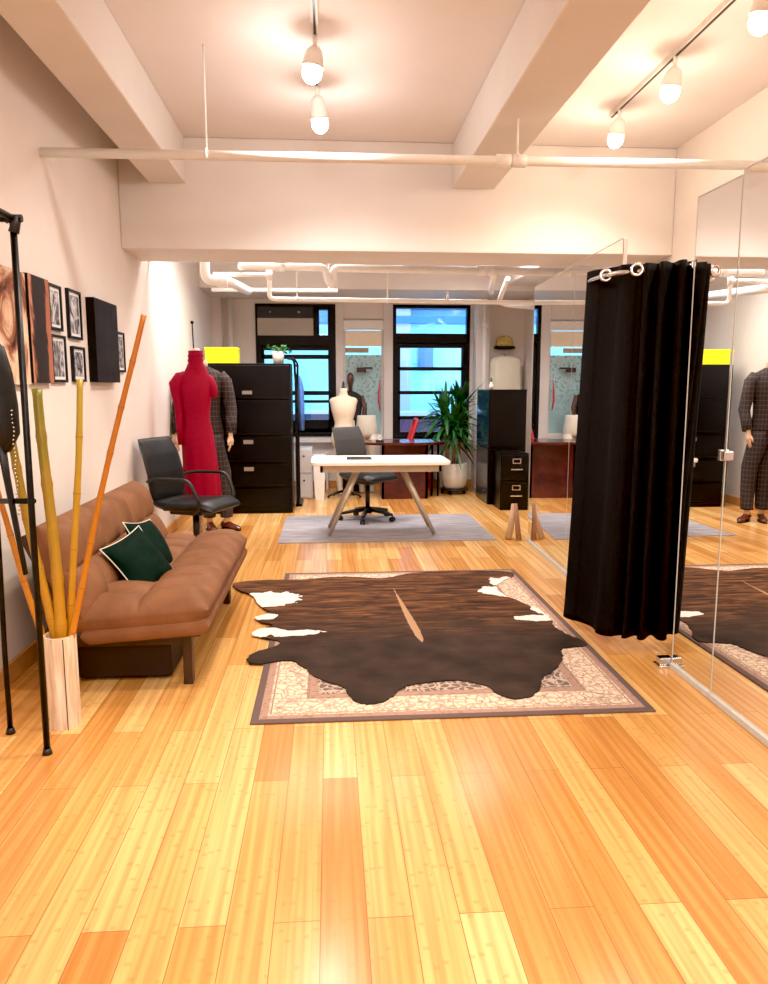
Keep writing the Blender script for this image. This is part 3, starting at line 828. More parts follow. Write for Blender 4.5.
# ------------------------------------------------------------------ garment rack
rk = thing('garment_rack', 'black metal garment rack cut off at the left edge', 'garment rack', (-1.2,2.9,0))
def bar(name, path, r=.0125, parent=rk): return MB().tube(path, r, 10).build(name, 'black_metal', parent)
bar('post', [(-1.138,2.865,.01),(-1.132,2.865,2.04)], .0125)
bar('post', [(-1.36,3.06,.01),(-1.36,3.06,.35),(-1.34,3.03,.75),(-1.32,3.0,1.4),(-1.32,3.0,2.04)], .011)
bar('rear_post', [(-1.50,2.30,.01),(-1.50,2.30,2.04)])
bar('rear_post', [(-1.138,2.30,.01),(-1.138,2.30,2.04)])
bar('crossbar', [(-1.125,2.865,1.02),(-1.33,3.01,1.0)], .011)
bar('top_bar', [(-1.10,2.865,2.05),(-1.55,2.865,2.05)], .014)
bar('top_bar', [(-1.132,2.88,2.05),(-1.132,2.28,2.05)], .012)
MB().tube([(-1.155,2.865,2.05),(-1.118,2.865,2.05),(-1.132,2.865,2.0)], .019, 10).build('corner_joint', 'black_plastic', rk)
MB().cyl((-1.138,2.865,.0),(-1.138,2.865,.025),.02,.014).build('foot', 'black_plastic', rk)
MB().cyl((-1.36,3.06,.0),(-1.36,3.06,.025),.02,.014).build('foot', 'black_plastic', rk)
# black studded garment hanging from the rack
gj = thing('leather_jacket', 'black studded leather jacket hanging on the rack at the left edge', 'jacket', (-1.32,3.0,1.2))
def slv(a, z): return 1+.08*math.sin(3*a+z*9)
MB().loft([(-1.36,2.955,1.66,.05,.04),(-1.32,2.95,1.60,.085,.06),(-1.305,2.95,1.5,.09,.065),(-1.285,2.95,1.38,.085,.06),(-1.27,2.95,1.27,.075,.055),(-1.28,2.95,1.20,.05,.04)], mod=slv).build('sleeve', 'black_leather', gj)
q = MB(); 
for i in range(26): 
    z = 1.36-.016*i; q.ball((-1.21-.003*math.sin(i),2.93,z), .0045, 6, 4)
q.build('studs', 'chrome', gj)
MB().tube([(-1.26,2.93,1.26),(-1.245,2.93,1.1),(-1.222,2.93,.9),(-1.20,2.93,.72)], [.03,.022,.018,.016], 10, flat=.5).build('strap', 'black_leather', gj)
MB().tube([(-1.37,2.955,1.64),(-1.37,2.90,1.86),(-1.37,2.865,2.04)], .004, 8).build('hanger_hook', 'chrome', gj)

# ------------------------------------------------------------------ wall pictures
def picture(name, label, y0, y1, z0, z1, depth, border, matw, pm, grp=None, fm='frame_black'):
    t = thing(name, label, 'picture', (XL,(y0+y1)/2,z0), grp)
    if border:
        f = MB(); a = border
        f.b2((XL,y0,z0),(XL+depth,y0+a,z1)); f.b2((XL,y1-a,z0),(XL+depth,y1,z1))
        f.b2((XL,y0+a,z0),(XL+depth,y1-a,z0+a)); f.b2((XL,y0+a,z1-a),(XL+depth,y1-a,z1))
        f.build('frame', fm, t)
        MB().b2((XL,y0+a,z0+a),(XL+depth*.5,y1-a,z1-a)).build('mat_board', 'paper', t)
        b_ = a+matw
        MB().b2((XL+depth*.5,y0+b_,z0+b_),(XL+depth*.5+.002,y1-b_,z1-b_)).build('photo_print', pm, t)
    else:
        MB().b2((XL,y0,z0),(XL+depth,y1,z1)).build('canvas', fm, t)
        MB().b2((XL+depth,y0+.001,z0+.001),(XL+depth+.001,y1-.001,z1-.001)).build('printed_face', pm, t)
    return t
def m_copper(name, yc, flip):
    """dark dress silhouette with copper arms and lit background"""
    m = bpy.data.materials.new(name); t = NT(m)
    s = t.sep(t.mapping()); n = t.noise(t.mapping(scale=(6,6,3)), 1.5, 5, .6, 1.2)
    a = t.math('ADD', t.math('MULTIPLY', t.math('SUBTRACT', s[1], yc), 3.0*flip), t.math('MULTIPLY', n, .55))
    base = t.ramp(a, [(.12,(.06,.02,.015)),(.24,(.50,.20,.12)),(.34,(.62,.30,.19)),(.42,(.14,.05,.03)),(.48,(.032,.024,.024)),(.92,(.040,.03,.03)),(1.0,(.45,.17,.10))])
    t.color(base); t.set(Roughness=.5); t.b.inputs['Specular IOR Level'].default_value = .15; return m
picture('canvas_print', 'copper and cream canvas print partly hidden behind the black rack post', 3.72,4.07,1.46,2.03,.03,0,0, m_photo('copper_cream_print',5,[(.36,(.03,.015,.012)),(.46,(.30,.11,.06)),(.54,(.75,.50,.34)),(.66,(.90,.72,.55))],4,2.5))
picture('canvas_print', 'dark canvas print with copper tones beside the framed photos', 4.11,4.40,1.47,2.04,.03,0,0, m_copper('copper_dark_print', -.145, 1))
FG = 'small framed photos on the left wall'
picture('picture_frame', 'upper left black framed photo beside the copper canvas', 4.43,4.635,1.775,2.035,.02,.016,.018, m_photo('bw_a',1,BW,14,10), FG)
picture('picture_frame', 'lower left black framed photo beside the copper canvas', 4.43,4.665,1.475,1.75,.02,.016,.018, m_photo('bw_b',2,BW,14,10), FG)
picture('picture_frame', 'upper black framed photo next to the black canvas box', 4.75,4.985,1.745,2.045,.02,.016,.018, m_photo('bw_c',3,BW,14,10), FG)
picture('picture_frame', 'lower black framed photo next to the black canvas box', 4.78,5.01,1.48,1.70,.02,.016,.018, m_photo('bw_d',4,BW,14,12), FG)
picture('canvas_print', 'thick black canvas box hanging on the left wall', 5.13,5.66,1.48,2.035,.055,0,0, m_photo('near_black_print',6,[(.3,(.012,.011,.013)),(.66,(.028,.025,.028)),(.74,(.09,.08,.08))],6,6), fm=mat('black_canvas_side',(.010,.010,.010),.7,spec=.15))
picture('picture_frame', 'black framed photo hanging beyond the black canvas box', 5.74,5.97,1.56,1.86,.02,.016,.018, m_photo('bw_e',7,BW,14,14), FG)

# ------------------------------------------------------------------ office chairs (local, facing +x)
def office_chair(label, arms, back_m, seat_m):
    t = thing('office_chair', label, 'office chair', (0,0,0))
    def shell(pts, w, th, m, name, nn=24, edge=.3):
        # pts: side profile (x,z) swept across y with rounded rim
        P = [Vector((p[0],0,p[1])) for p in pts]
        # densify
        D = []
        for i in range(len(P)-1):
            for k in range(5): D.append(P[i].lerp(P[i+1],k/5))
        D.append(P[-1]); K = len(D)-1
        def fn(sd):
            def g(u,v):
                x = u*K; i = min(int(x),K-1); p = D[i].lerp(D[i+1],x-i)
                tn = (D[i+1]-D[i]).normalized(); nrm = Vector((-tn.z,0,tn.x))
                a = u*2-1; b = v*2-1
                k = 1-.12*abs(a)**3
                e = ((1-abs(a)**5)*(1-abs(b)**5))**.5
                return p + Vector((0,b*w/2*k,0)) + nrm*(sd*th/2*e) + Vector((.018*b*b,0,0))*(1 if name=='backrest' else 0)
            return g
        mb = MB(); mb.grid(fn(1),K*2,nn); mb.grid(fn(-1),K*2,nn); return mb.build(name, m, t, fixn=True)
    shell([(-.24,.50),(-.255,.60),(-.265,.72),(-.30,.86),(-.36,1.0)], .46, .055, back_m, 'backrest')
    shell([(-.24,.50),(-.12,.475),(.05,.48),(.18,.49),(.27,.455)], .48, .085, seat_m, 'seat')
    MB().b2((-.15,-.12,.40),(.12,.12,.445)).build('mechanism', 'black_plastic', t, .01)
    MB().tube([(-.12,0,.43),(-.27,0,.42),(-.31,0,.50),(-.31,0,.70)],[.022]*4,10).build('back_bracket', 'black_plastic', t)
    MB().cyl((0,0,.10),(0,0,.42),.025).build('gas_column', 'black_plastic', t)
    b_ = MB().cyl((0,0,.075),(0,0,.13),.045,.035).build('hub', 'black_plastic', t)
    for k in range(5):
        a = 2*PI*k/5+.3; c,s = math.cos(a), math.sin(a)
        lg = MB().tube([(.03*c,.03*s,.115),(.16*c,.16*s,.10),(.30*c,.30*s,.075)],[.032,.026,.019],10,flat=.8).build('base_leg', 'black_plastic', t)
        cs = MB(); 
        for d in (-.016,.016):
            q = Vector((.30*c,.30*s,.028)); o = Vector((-s,c,0))*d
            cs.cyl(q+o-Vector((-s,c,0))*.009, q+o+Vector((-s,c,0))*.009, .028, n=14)
        cs.cyl((.30*c,.30*s,.03),(.30*c,.30*s,.08),.008,n=8)
        cs.build('caster', 'black_plastic', lg)
    if arms:
        for sy in (-1,1):
            pts = bend([(-.255,sy*.215,.67),(-.19,sy*.265,.70),(.12,sy*.265,.705),(.20,sy*.25,.50),(.10,sy*.18,.435)], .07)
            MB().tube(pts,.017,10,flat=.8).build('armrest', 'black_plastic', t)
    return t
c1 = office_chair('black leather office chair with loop arms between sofa and mannequins', True, 'black_leather', 'black_leather')
c1.scale = (1.1,1.1,1.03); c1.location = (-1.12,6.16,0); c1.rotation_euler = (0,0,R(-22))
c2 = office_chair('armless office chair with dark grey backrest behind the white desk', False, 'grey_fabric', 'black_leather')
c2.location = (.40,7.98,.008); c2.rotation_euler = (0,0,R(-48))

# ------------------------------------------------------------------ desks
dk = thing('desk', 'white desk with splayed beige metal legs on the grey rug', 'desk', (.47,7.2,0))
def rrect(x0,x1,y0,y1,r,n=6):
    out = []
    for cx,cy,a0 in ((x1-r,y0+r,-90),(x1-r,y1-r,0),(x0+r,y1-r,90),(x0+r,y0+r,180)):
        for k in range(n+1): a = R(a0+90*k/n); out.append((cx+r*math.cos(a), cy+r*math.sin(a)))
    return out
rp = rrect(-.19,1.15,6.92,7.62,.09)
MB().rings([[Vector((x,y,.712)) for x,y in rp],[Vector((x,y,.748)) for x,y in rp]],smooth=False).build('desktop', 'white_gloss', dk, .008)
f = MB(); f.b2((-.10,6.98,.645),(1.06,7.01,.711)); f.b2((-.10,7.52,.645),(1.06,7.55,.711)); f.b2((-.10,6.98,.645),(-.07,7.55,.711)); f.b2((1.03,6.98,.645),(1.06,7.55,.711))
f.build('apron', 'beige_metal', dk, .003)
for (fx, tx) in ((-.02,.27),(1.01,.70)):
    for (fy, ty) in ((7.08,7.14),(7.50,7.40)):
        MB().tube([(fx,fy,.020),(tx,ty,.66)], [.022,.032], 12, flat=.85).build('leg', 'beige_metal', dk)
tg = MB().b2((.16,7.16,.7495),(.40,7.36,.760)).build('tablet', 'black_plastic', bevel=.003)
tag(tg, 'slim dark tablet lying on the white desk', 'tablet')
lp = MB().b2((.44,7.22,.7495),(.56,7.32,.753)).build('paper_sheet', 'paper')
tag(lp, 'small white paper on the white desk beside the tablet', 'paper')

md = thing('desk', 'mahogany desk with bowed top behind the white desk', 'desk', (.95,9.6,0))
pts = []
for k in range(25):
    u = k/24; x = .35+1.12*u; pts.append((x, 9.28 + .16*abs(2*u-1)**3))
pts += [(1.47,9.9),(.35,9.9)]
MB().rings([[Vector((x,y,.715)) for x,y in pts],[Vector((x,y,.75)) for x,y in pts]],smooth=False).build('desktop', 'maroon', md, .006)
MB().b2((.66,9.50,0),(1.26,9.53,.715)).build('modesty_panel', 'maroon', md)
MB().b2((1.23,9.50,0),(1.26,9.90,.715)).build('end_panel', 'maroon', md)
MB().b2((.66,9.50,0),(.69,9.90,.715)).build('end_panel', 'maroon', md)
for x in (1.35,1.43): MB().cyl((x,9.75,0),(x,9.75,.715),.014,n=10).build('leg', 'black_metal', md)
tp = thing('tape_dispenser', 'small chrome and black gadget on the mahogany desk', 'desk gadget', (.62,9.45,.75))
MB().b2((.58,9.42,.7505),(.68,9.48,.775)).build('base', 'black_plastic', tp, .004)
MB().torus((.63,9.45,.80),.022,.008,(0,1,0)).build('reel', 'paper', tp)

# red backed chair behind the mahogany desk
rc = thing('chair', 'red framed chair standing behind the mahogany desk', 'chair', (1.1,10.2,0))
MB().tube(bend([(1.08,10.06,.45),(1.10,10.06,.72),(1.19,10.06,1.0),(1.19,10.40,1.0),(1.10,10.40,.72),(1.08,10.40,.45)],.06),.022,10).build('back_frame', 'red_cloth', rc)
MB().b2((1.08,10.05,.42),(1.40,10.40,.46)).build('seat', 'red_cloth', rc, .01)
MB().add([(1.10,10.08,.72),(1.10,10.38,.72),(1.185,10.38,.98),(1.185,10.08,.98),(1.11,10.08,.715),(1.11,10.38,.715),(1.195,10.38,.975),(1.195,10.08,.975)],[(0,1,2,3),(7,6,5,4),(0,4,5,1),(1,5,6,2),(2,6,7,3),(3,7,4,0)]).build('back_mesh', 'red_cloth', rc)
for x in (1.10,1.38):
    for y in (10.08,10.37): MB().cyl((x,y,0),(x,y,.43),.012,n=8).build('leg', 'red_cloth', rc)

# ------------------------------------------------------------------ mannequins
def torso_secs(cx, cy, zb, s=1.0):
    """female bust form, zb = hip bottom height"""
    prof = [(0,.150,.105),(.08,.165,.115),(.16,.155,.11),(.25,.122,.09),(.30,.115,.085),(.38,.135,.10),(.46,.158,.12),(.53,.168,.105),(.585,.182,.085),(.615,.160,.07),(.635,.09,.058),(.655,.056,.05),(.70,.047,.046),(.74,.046,.045)]
    return [(cx,cy,zb+z*s,rx*s,ry*s) for z,rx,ry in prof]
# dress form
df = thing('dress_form', 'cream linen dress form with black neck cap behind the grey chair', 'dress form', (.175,9.62,0))
MB().loft(torso_secs(.175,9.62,.69,1.0)).build('torso', 'cream', df)
MB().loft([(.175,9.62,1.425,.034,.034),(.175,9.62,1.44,.026,.026),(.175,9.62,1.46,.015,.015),(.175,9.62,1.49,.018,.018),(.175,9.62,1.52,.008,.008)],14).build('neck_cap', 'black_plastic', df)
MB().cyl((.175,9.62,.08),(.175,9.62,.69),.016).build('pole', 'black_metal', df)
for k in range(5):
    a = 2*PI*k/5-.3
    MB().tube([(.175,9.62,.10),(.175+.20*math.cos(a),9.62+.20*math.sin(a),.05),(.175+.225*math.cos(a),9.62+.225*math.sin(a),.018)],[.018,.014,.018],8).build('base_leg', 'black_metal', df)
# leg forms
def leg_form(label, x, y, top):
    t = thing('leg_mannequin', label, 'mannequin', (x,y,0), 'cream leg mannequins by the middle window')
    s = top/1.06
    def W(z): return z*s
    MB().loft([(x,y,W(.76),.145,.10),(x,y,W(.82),.155,.115),(x,y,W(.90),.148,.11),(x,y,W(.98),.135,.10),(x,y,W(1.05),.13,.095),(x,y,W(1.06),.125,.09)]).build('hips', 'cream_white', t)
    for sd in (-1,1):
        lg = MB().loft([(x+sd*.07,y-.05,W(.045),.035,.05),(x+sd*.075,y,W(.10),.035,.04),(x+sd*.085,y+.01,W(.25),.048,.05),(x+sd*.085,y+.01,W(.34),.056,.06),(x+sd*.08,y-.01,W(.47),.05,.052),(x+sd*.075,y-.01,W(.62),.072,.075),(x+sd*.072,y,W(.80),.078,.10)],16).build('leg', 'cream_white', t)
        MB().loft([(x+sd*.07,y-.06,.012,.038,.10),(x+sd*.07,y-.055,.035,.038,.095),(x+sd*.07,y-.03,.06,.033,.06),(x+sd*.07,y-.01,.10,.03,.035)],14).build('foot', 'cream_white', lg)
    MB().cyl((x,y,W(1.05)),(x,y,W(1.06)+.17),.005,n=8).build('rod', 'black_metal', t)
leg_form('cream leg mannequin with a thin top rod right of the dress form', .50,10.22,1.06)
leg_form('cream leg mannequin half hidden behind the dress form', .20,10.04,1.0)
# dark mannequin in black lace
bk = thing('mannequin', 'dark brown mannequin in black lace standing behind the dress form', 'mannequin', (.28,10.36,0))
x, y = .285, 10.38
MB().loft([(x,y,1.36,.03,.03),(x,y,1.44,.028,.03),(x,y,1.47,.036,.042),(x,y,1.50,.045,.055),(x,y,1.55,.052,.062),(x,y,1.60,.048,.058),(x,y,1.635,.028,.035),(x,y,1.645,.008,.01)],18).build('head', 'dark_skin', bk)
MB().loft([(x+.03,y,.05,.16,.12),(x+.03,y,.5,.14,.11),(x+.03,y,.85,.15,.11),(x+.03,y,1.05,.115,.09),(x+.02,y,1.22,.145,.10),(x+.01,y,1.31,.165,.08),(x,y,1.37,.09,.06),(x,y,1.39,.035,.035)],24).build('lace_dress', mat('black_lace',(.02,.014,.016),.7,var=.9,scale=60,bump=.4), bk)
MB().tube([(x+.15,y,1.32),(x+.20,y-.02,1.15),(x+.17,y-.06,.98)],[.04,.032,.026],12).build('arm', 'dark_skin', bk)
MB().cyl((x+.03,y,0),(x+.03,y,.06),.14,.13,24).build('base', 'black_plastic', bk)
MB().ball((x-.01,y-.045,1.545),(.004,.02,.014),8,6).build('nose', 'dark_skin', bk)
# small dark bracket and a red reflection modelled as cloth on the frosted window
db = MB().b2((.385,10.645,1.655),(.52,10.70,1.72)).b2((.48,10.655,1.70),(.61,10.70,1.725)).build('door_closer', mat('dark_maroon_metal',(.05,.015,.02),.4), bevel=.003)
tag(db, 'dark closer box mounted on the middle window', 'window hardware')
rs = MB().tube([(.715,10.66,1.55),(.70,10.65,1.40),(.695,10.65,1.25),(.715,10.66,1.10)],[.010,.028,.034,.012],10,flat=.4).build('reflected_cloth', 'red_cloth')
tag(rs, 'red cloth reflection modelled as a strip at the right edge of the middle window', 'reflected_cloth')

# red dress mannequin
rd = thing('mannequin', 'headless mannequin in a red puff-sleeve turtleneck gown', 'mannequin', (-1.24,6.98,0))
rx, ry = -1.235, 7.0
def fold(a, z):
    k = max(0, min(1, (1.15-z)/.9)); return 1 + .06*k*math.sin(6*a+.8) + .03*k*math.sin(11*a+2)
MB().loft([(rx+.03,ry,.40,.165,.15),(rx+.03,ry,.42,.17,.155),(rx+.03,ry,.55,.165,.15),(rx+.02,ry,.75,.155,.14),(rx+.01,ry,.90,.150,.14),(rx,ry,1.02,.148,.13),(rx,ry,1.14,.122,.10),(rx,ry,1.22,.124,.105),(rx,ry,1.36,.145,.125),(rx,ry,1.47,.155,.11),(rx,ry,1.53,.14,.085),(rx+.01,ry,1.58,.11,.068),(rx+.01,ry,1.625,.085,.064),(rx+.01,ry,1.65,.076,.066),(rx+.01,ry,1.665,.066,.06),(rx+.01,ry,1.69,.074,.068),(rx+.01,ry,1.705,.064,.06),(rx+.012,ry,1.73,.073,.068),(rx+.012,ry,1.745,.064,.06),(rx+.015,ry,1.775,.070,.064),(rx+.015,ry,1.765,.055,.05)],48,mod=fold).build('gown', 'red', rd)
for sd, pts, rr_ in ((-1,[(-.08,0,1.54),(-.13,-.01,1.525),(-.165,-.02,1.47),(-.16,-.02,1.38),(-.15,-.03,1.27),(-.145,-.05,1.12),(-.135,-.07,.92)],[.05,.066,.072,.06,.042,.035,.03]),
                 (1,[(.08,.01,1.54),(.125,.01,1.505),(.15,.0,1.44),(.155,.0,1.37),(.15,0,1.35)],[.045,.052,.050,.046,.030])):
    MB().tube([(rx+p[0],ry+p[1],p[2]) for p in pts], rr_, 16).build('sleeve', 'red', rd)
MB().loft([(rx,ry+.05,.0,.13,.11),(rx,ry+.05,.012,.13,.11)],28).build('base_plate', 'whitepipe', rd)
MB().cyl((rx,ry+.05,.01),(rx,ry+.02,.45),.024).build('pole', 'stem', rd)
MB().loft([(rx+.015,ry,1.765,.045,.04),(rx+.015,ry,1.795,.03,.03),(rx+.015,ry,1.80,.01,.01)],16).build('neck_cap', 'cream_white', rd)
MB().tube([(rx-.005,ry,1.79),(rx-.01,ry,2.02)],.006,8).build('top_rod', 'black_metal', rd)
MB().ball((rx-.01,ry,2.03),.016,10,6).build('rod_knob', 'black_metal', rd)

# tweed suit mannequin
tw = thing('mannequin', 'headless mannequin in dark checked tweed suit behind the red gown', 'mannequin', (-1.2,7.6,0))
tx, ty = -1.265, 7.64
MB().loft([(tx,ty,.93,.185,.13),(tx,ty,1.02,.18,.125),(tx,ty,1.15,.155,.11),(tx,ty,1.25,.155,.115),(tx,ty,1.38,.18,.13),(tx,ty,1.48,.20,.12),(tx,ty,1.55,.20,.095),(tx,ty,1.60,.16,.075),(tx,ty,1.635,.085,.065),(tx,ty,1.65,.06,.055)],28).build('jacket', 'tweed', tw)
MB().loft([(tx,ty,1.62,.05,.05),(tx,ty,1.70,.045,.045),(tx,ty,1.71,.04,.04)],16).build('neck', 'skin', tw)
for sd in (-1,1):
    X = (lambda d: tx+sd*d)
    MB().tube([(X(.16),ty,1.57),(X(.215),ty-.0,1.50),(X(.245),ty-.01,1.36),(X(.265),ty-.0,1.20),(X(.27),ty-.05,1.10),(X(.27),ty-.09,.985)],[.06,.068,.064,.06,.055,.052],16).build('sleeve', 'tweed', tw)
    hx = X(.265); hy = ty-.11
    h = MB().tube([(hx,hy+.015,1.0),(hx,hy,.95),(hx,hy-.005,.915),(hx,hy-.01,.87)],[.022,.024,.034,.026],12,flat=1.0)
    ho_ = h.build('hand', 'skin', tw)
    fm = MB()
    for j,(dy,L) in enumerate(((-.03,.065),(-.012,.078),(.006,.072),(.022,.055))):
        fm.tube([(hx,hy+dy,.885),(hx-sd*.006,hy+dy-.004,.885-L*.5),(hx-sd*.020,hy+dy-.004,.885-L)],[.009,.008,.006],8)
    fm.tube([(hx-sd*.01,hy-.028,.925),(hx-sd*.016,hy-.052,.90),(hx-sd*.018,hy-.058,.87)],[.011,.009,.007],8)
    fm.build('fingers', 'skin', ho_)
    lx = X(.085) + .11
    MB().loft([(lx+.0,ty-.06,.13,.062,.07),(lx,ty-.05,.16,.064,.07),(lx-.01,ty-.03,.35,.072,.078),(lx-.03,ty-.01,.60,.082,.09),(tx+sd*.088,ty,.85,.098,.115),(tx+sd*.085,ty,.98,.095,.115)],20).build('trouser_leg', 'tweed', tw)
    MB().cyl((lx,ty-.06,.06),(lx,ty-.06,.16),.032,n=14).build('ankle', 'skin', tw)
    # shoe pointing +x / toward camera
    dirx, diry = (.80,-.60) if sd > 0 else (.35,-.94)
    sh = MB(); ps = []; 
    rs_ = []
    for u,w_,hh in ((-.07,.022,.05),(-.055,.034,.075),(-.01,.036,.085),(.05,.037,.065),(.10,.043,.048),(.15,.040,.038),(.185,.024,.028),(.195,.008,.02)):
        c = Vector((lx+dirx*u, ty-.06+diry*u, 0)); o = Vector((-diry,dirx,0))
        rs_.append([c+o*w_*math.cos(2*PI*k/14)+Vector((0,0,.012+hh/2+hh/2*math.sin(2*PI*k/14))) for k in range(14)])
    sh.rings(rs_); so_ = sh.build('shoe', 'shoe', tw)
    s2 = MB(); rs2 = []
    for z in (0.0,.014):
        rs2.append([Vector((lx+dirx*(.06+.135*math.cos(a))-diry*.042*math.sin(a), ty-.06+diry*(.06+.135*math.cos(a))+dirx*.042*math.sin(a), z)) for a in [2*PI*k/20 for k in range(20)]])
    s2.rings(rs2,smooth=False).build('sole', 'black_leather', so_)
# small floor items under the chair
def loafer(name, label, c, ang, m, L=.22):
    dirv = Vector((math.cos(R(ang)),math.sin(R(ang)),0)); o = Vector((-dirv.y,dirv.x,0)); rs_ = []
    for u,w_,hh in ((-.5,.028,.05),(-.38,.034,.085),(-.1,.034,.08),(.15,.038,.055),(.35,.036,.042),(.5,.016,.025)):
        p = Vector(c)+dirv*u*L
        rs_.append([p+o*w_*math.cos(2*PI*k/12)+Vector((0,0,.004+hh/2+hh/2*math.sin(2*PI*k/12))) for k in range(12)])
    return tag(MB().rings(rs_).build(name, m), label, 'shoe')
loafer('shoe', 'orange leather shoe on the floor by the left wall', (-1.37,6.62,0), -60, 'orange_leather', .24)
loafer('shoe', 'cream shoe on the floor under the black armchair', (-1.22,6.68,0), -75, 'cream_white')
loafer('shoe', 'pale cream shoe nearest the mannequin stand', (-1.08,6.72,0), -95, 'cream_white')

# ------------------------------------------------------------------ filing cabinets left
fc = thing('filing_cabinet', 'tall black lateral filing cabinet with five drawers behind the mannequins', 'filing cabinet', (-.9,8.75,0))
CX0, CX1, CY0, CY1 = -1.36, -.44, 8.5, 8.95
MB().b2((CX0,CY0+.02,0),(CX1,CY1,1.71)).build('carcass', 'cab_black', fc, .004)
zz = [.04,.30,.58,.89,1.30,1.69]
for i in range(5):
    dr = MB().b2((CX0+.015,CY0,zz[i]+.004),(CX1-.015,CY0+.02,zz[i+1]-.004)).build('drawer', 'cab_black', fc, .004)
    if i in (1,2):
        MB().b2((-.985,CY0-.006,zz[i+1]-.085),(-.875,CY0,zz[i+1]-.04)).build('label_holder', 'slot', dr)
    elif i == 4:
        MB().b2((-.985,CY0-.006,zz[i]+.065),(-.875,CY0,zz[i]+.105)).build('label_holder', 'slot', dr)
    MB().b2((CX0+.08,CY0-.010,zz[i]+.02),(CX1-.08,CY0,zz[i]+.032)).build('pull_lip', 'black_metal', dr)
yb = thing('box', 'flat bright yellow box on top of the black filing cabinet', 'box', (-1.22,8.7,1.712))
MB().b2((-1.46+.06,8.60,1.712),(-1.035,8.80,1.885)).build('body', 'yellow', yb, .004)
MB().b2((-1.405,8.595,1.86),(-1.03,8.805,1.89)).build('lid', 'yellow', yb, .003)
# plant on the cabinet
pp = thing('potted_plant', 'small trailing plant in a white pot on the black filing cabinet', 'plant', (-.585,8.68,1.712))
MB().loft([(-.585,8.68,1.712,.058,.058),(-.585,8.68,1.85,.070,.070),(-.585,8.68,1.85,.062,.062),(-.585,8.68,1.83,.06,.06)],24).build('pot', 'pot_white', pp)
l = MB()
for i in range(46):
    a = random.uniform(0,2*PI); r0 = random.uniform(.01,.05); rr2 = random.uniform(.04,.13)
    c = Vector((-.575+rr2*math.cos(a)*1.1,8.68+rr2*math.sin(a)*.8,1.86+random.uniform(-.03,.07)))
    if c.z < 1.85 and (c-Vector((-.585,8.68,c.z))).length < .085: c.z = 1.87
    n_ = Vector((random.uniform(-1,1),random.uniform(-1,1),1)).normalized(); u_ = n_.orthogonal().normalized()*.026; w_ = n_.cross(u_).normalized()*.015
    l.add([c-u_,c+w_,c+u_,c-w_],[(0,1,2,3)])
    l.tube([(-.585,8.68,1.84),c],.0015,5)
l.build('foliage', 'leaf2', pp, fixn=False)
# slim black rack + garment beside the cabinet
br = thing('garment_rack', 'slim black garment rack standing right of the tall filing cabinet', 'garment rack', (-.38,9.2,0))
MB().b2((-.42,8.98,0),(-.385,9.0,1.60)).build('side_panel', 'black_metal', br)
MB().tube(bend([(-.41,9.0,1.55),(-.42,9.0,1.78),(-.50,9.0,1.78)],.06),.014,10).build('hook_rail', 'black_metal', br)
MB().tube(bend([(-.405,9.0,1.2),(-.375,9.0,1.74),(-.46,9.0,1.80)],.06),.012,10).build('hook_rail', 'black_metal', br)
MB().b2((-.43,8.98,0),(-.35,9.5,.03)).build('base', 'black_metal', br)
MB().tube([(-.40,9.46,.02),(-.40,9.46,1.7)],.012,10).build('post', 'black_metal', br)
MB().tube([(-.40,9.46,1.7),(-.40,9.0,1.7)],.012,10).build('top_bar', 'black_metal', br)
def gf(a,z): return 1+.12*math.sin(5*a+z*4)
g1 = MB().loft([(-.345,9.15,.92,.030,.07),(-.345,9.15,1.2,.035,.08),(-.35,9.15,1.42,.032,.09),(-.36,9.15,1.52,.022,.06),(-.37,9.15,1.58,.01,.02)],20,mod=gf).build('garment', 'blue_cloth')
tag(g1, 'blue garment hanging on the slim black rack by the left window', 'garment')
lc = thing('filing_cabinet', 'low pale grey two-drawer cabinet near the left window', 'filing cabinet', (-.3,9.75,0))
MB().b2((-.46,9.62,0),(-.235,10.0,.66)).build('carcass', 'rad', lc, .004)
for z in (.02,.34):
    d_ = MB().b2((-.45,9.605,z),(-.245,9.62,z+.30)).build('drawer', 'rad', lc, .003)
    MB().ball((-.345,9.60,z+.22),.012,8,6).build('knob', 'black_plastic', d_)
wb = thing('waste_bin', 'tall white tapered bin beside the low grey cabinet', 'bin', (-.17,9.55,0))
MB().rings([[Vector((-.145+s*.055*a,9.58+s2*.055,z)) for a,s,s2 in ((1,-1,-1),(1,1,-1),(1,1,1),(1,-1,1))] for z in (0,.04)],smooth=False).build('base', 'whitepipe', wb)
MB().rings([[Vector((-.145+dx*k,9.58+dy*k,z)) for dx,dy in ((-.06,-.06),(.06,-.06),(.06,.06),(-.06,.06))] for k,z in ((1,.04),(1.35,.58),(1.25,.58),(.9,.06))],smooth=False).build('body', 'whitepipe', wb)

# ------------------------------------------------------------------ right cabinets
tc = thing('filing_cabinet', 'tall dark cabinet with glossy side at the right, behind the small one', 'filing cabinet', (2.17,9.3,0))
MB().b2((1.935,8.96,0),(2.40,9.70,1.415)).build('carcass', 'cab_black', tc, .004)
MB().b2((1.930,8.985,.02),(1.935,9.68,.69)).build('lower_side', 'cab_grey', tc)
MB().b2((1.930,8.985,.71),(1.935,9.68,1.40)).build('upper_side', mat('blue_reflection_side',(.02,.05,.09),.12), tc)  # blue reflection of the window put into the upper side's colour
for z,h_ in ((.03,.66),(.71,.69)):
    MB().b2((1.95,8.945,z),(2.385,8.96,z+h_)).build('door', 'cab_black', tc, .003)
sc2 = thing('filing_cabinet', 'small black two-drawer file cabinet with silver label holders', 'filing cabinet', (2.16,8.7,0))
MB().b2((1.995,8.53,0),(2.33,8.935,.675)).build('carcass', 'cab_black', sc2, .004)
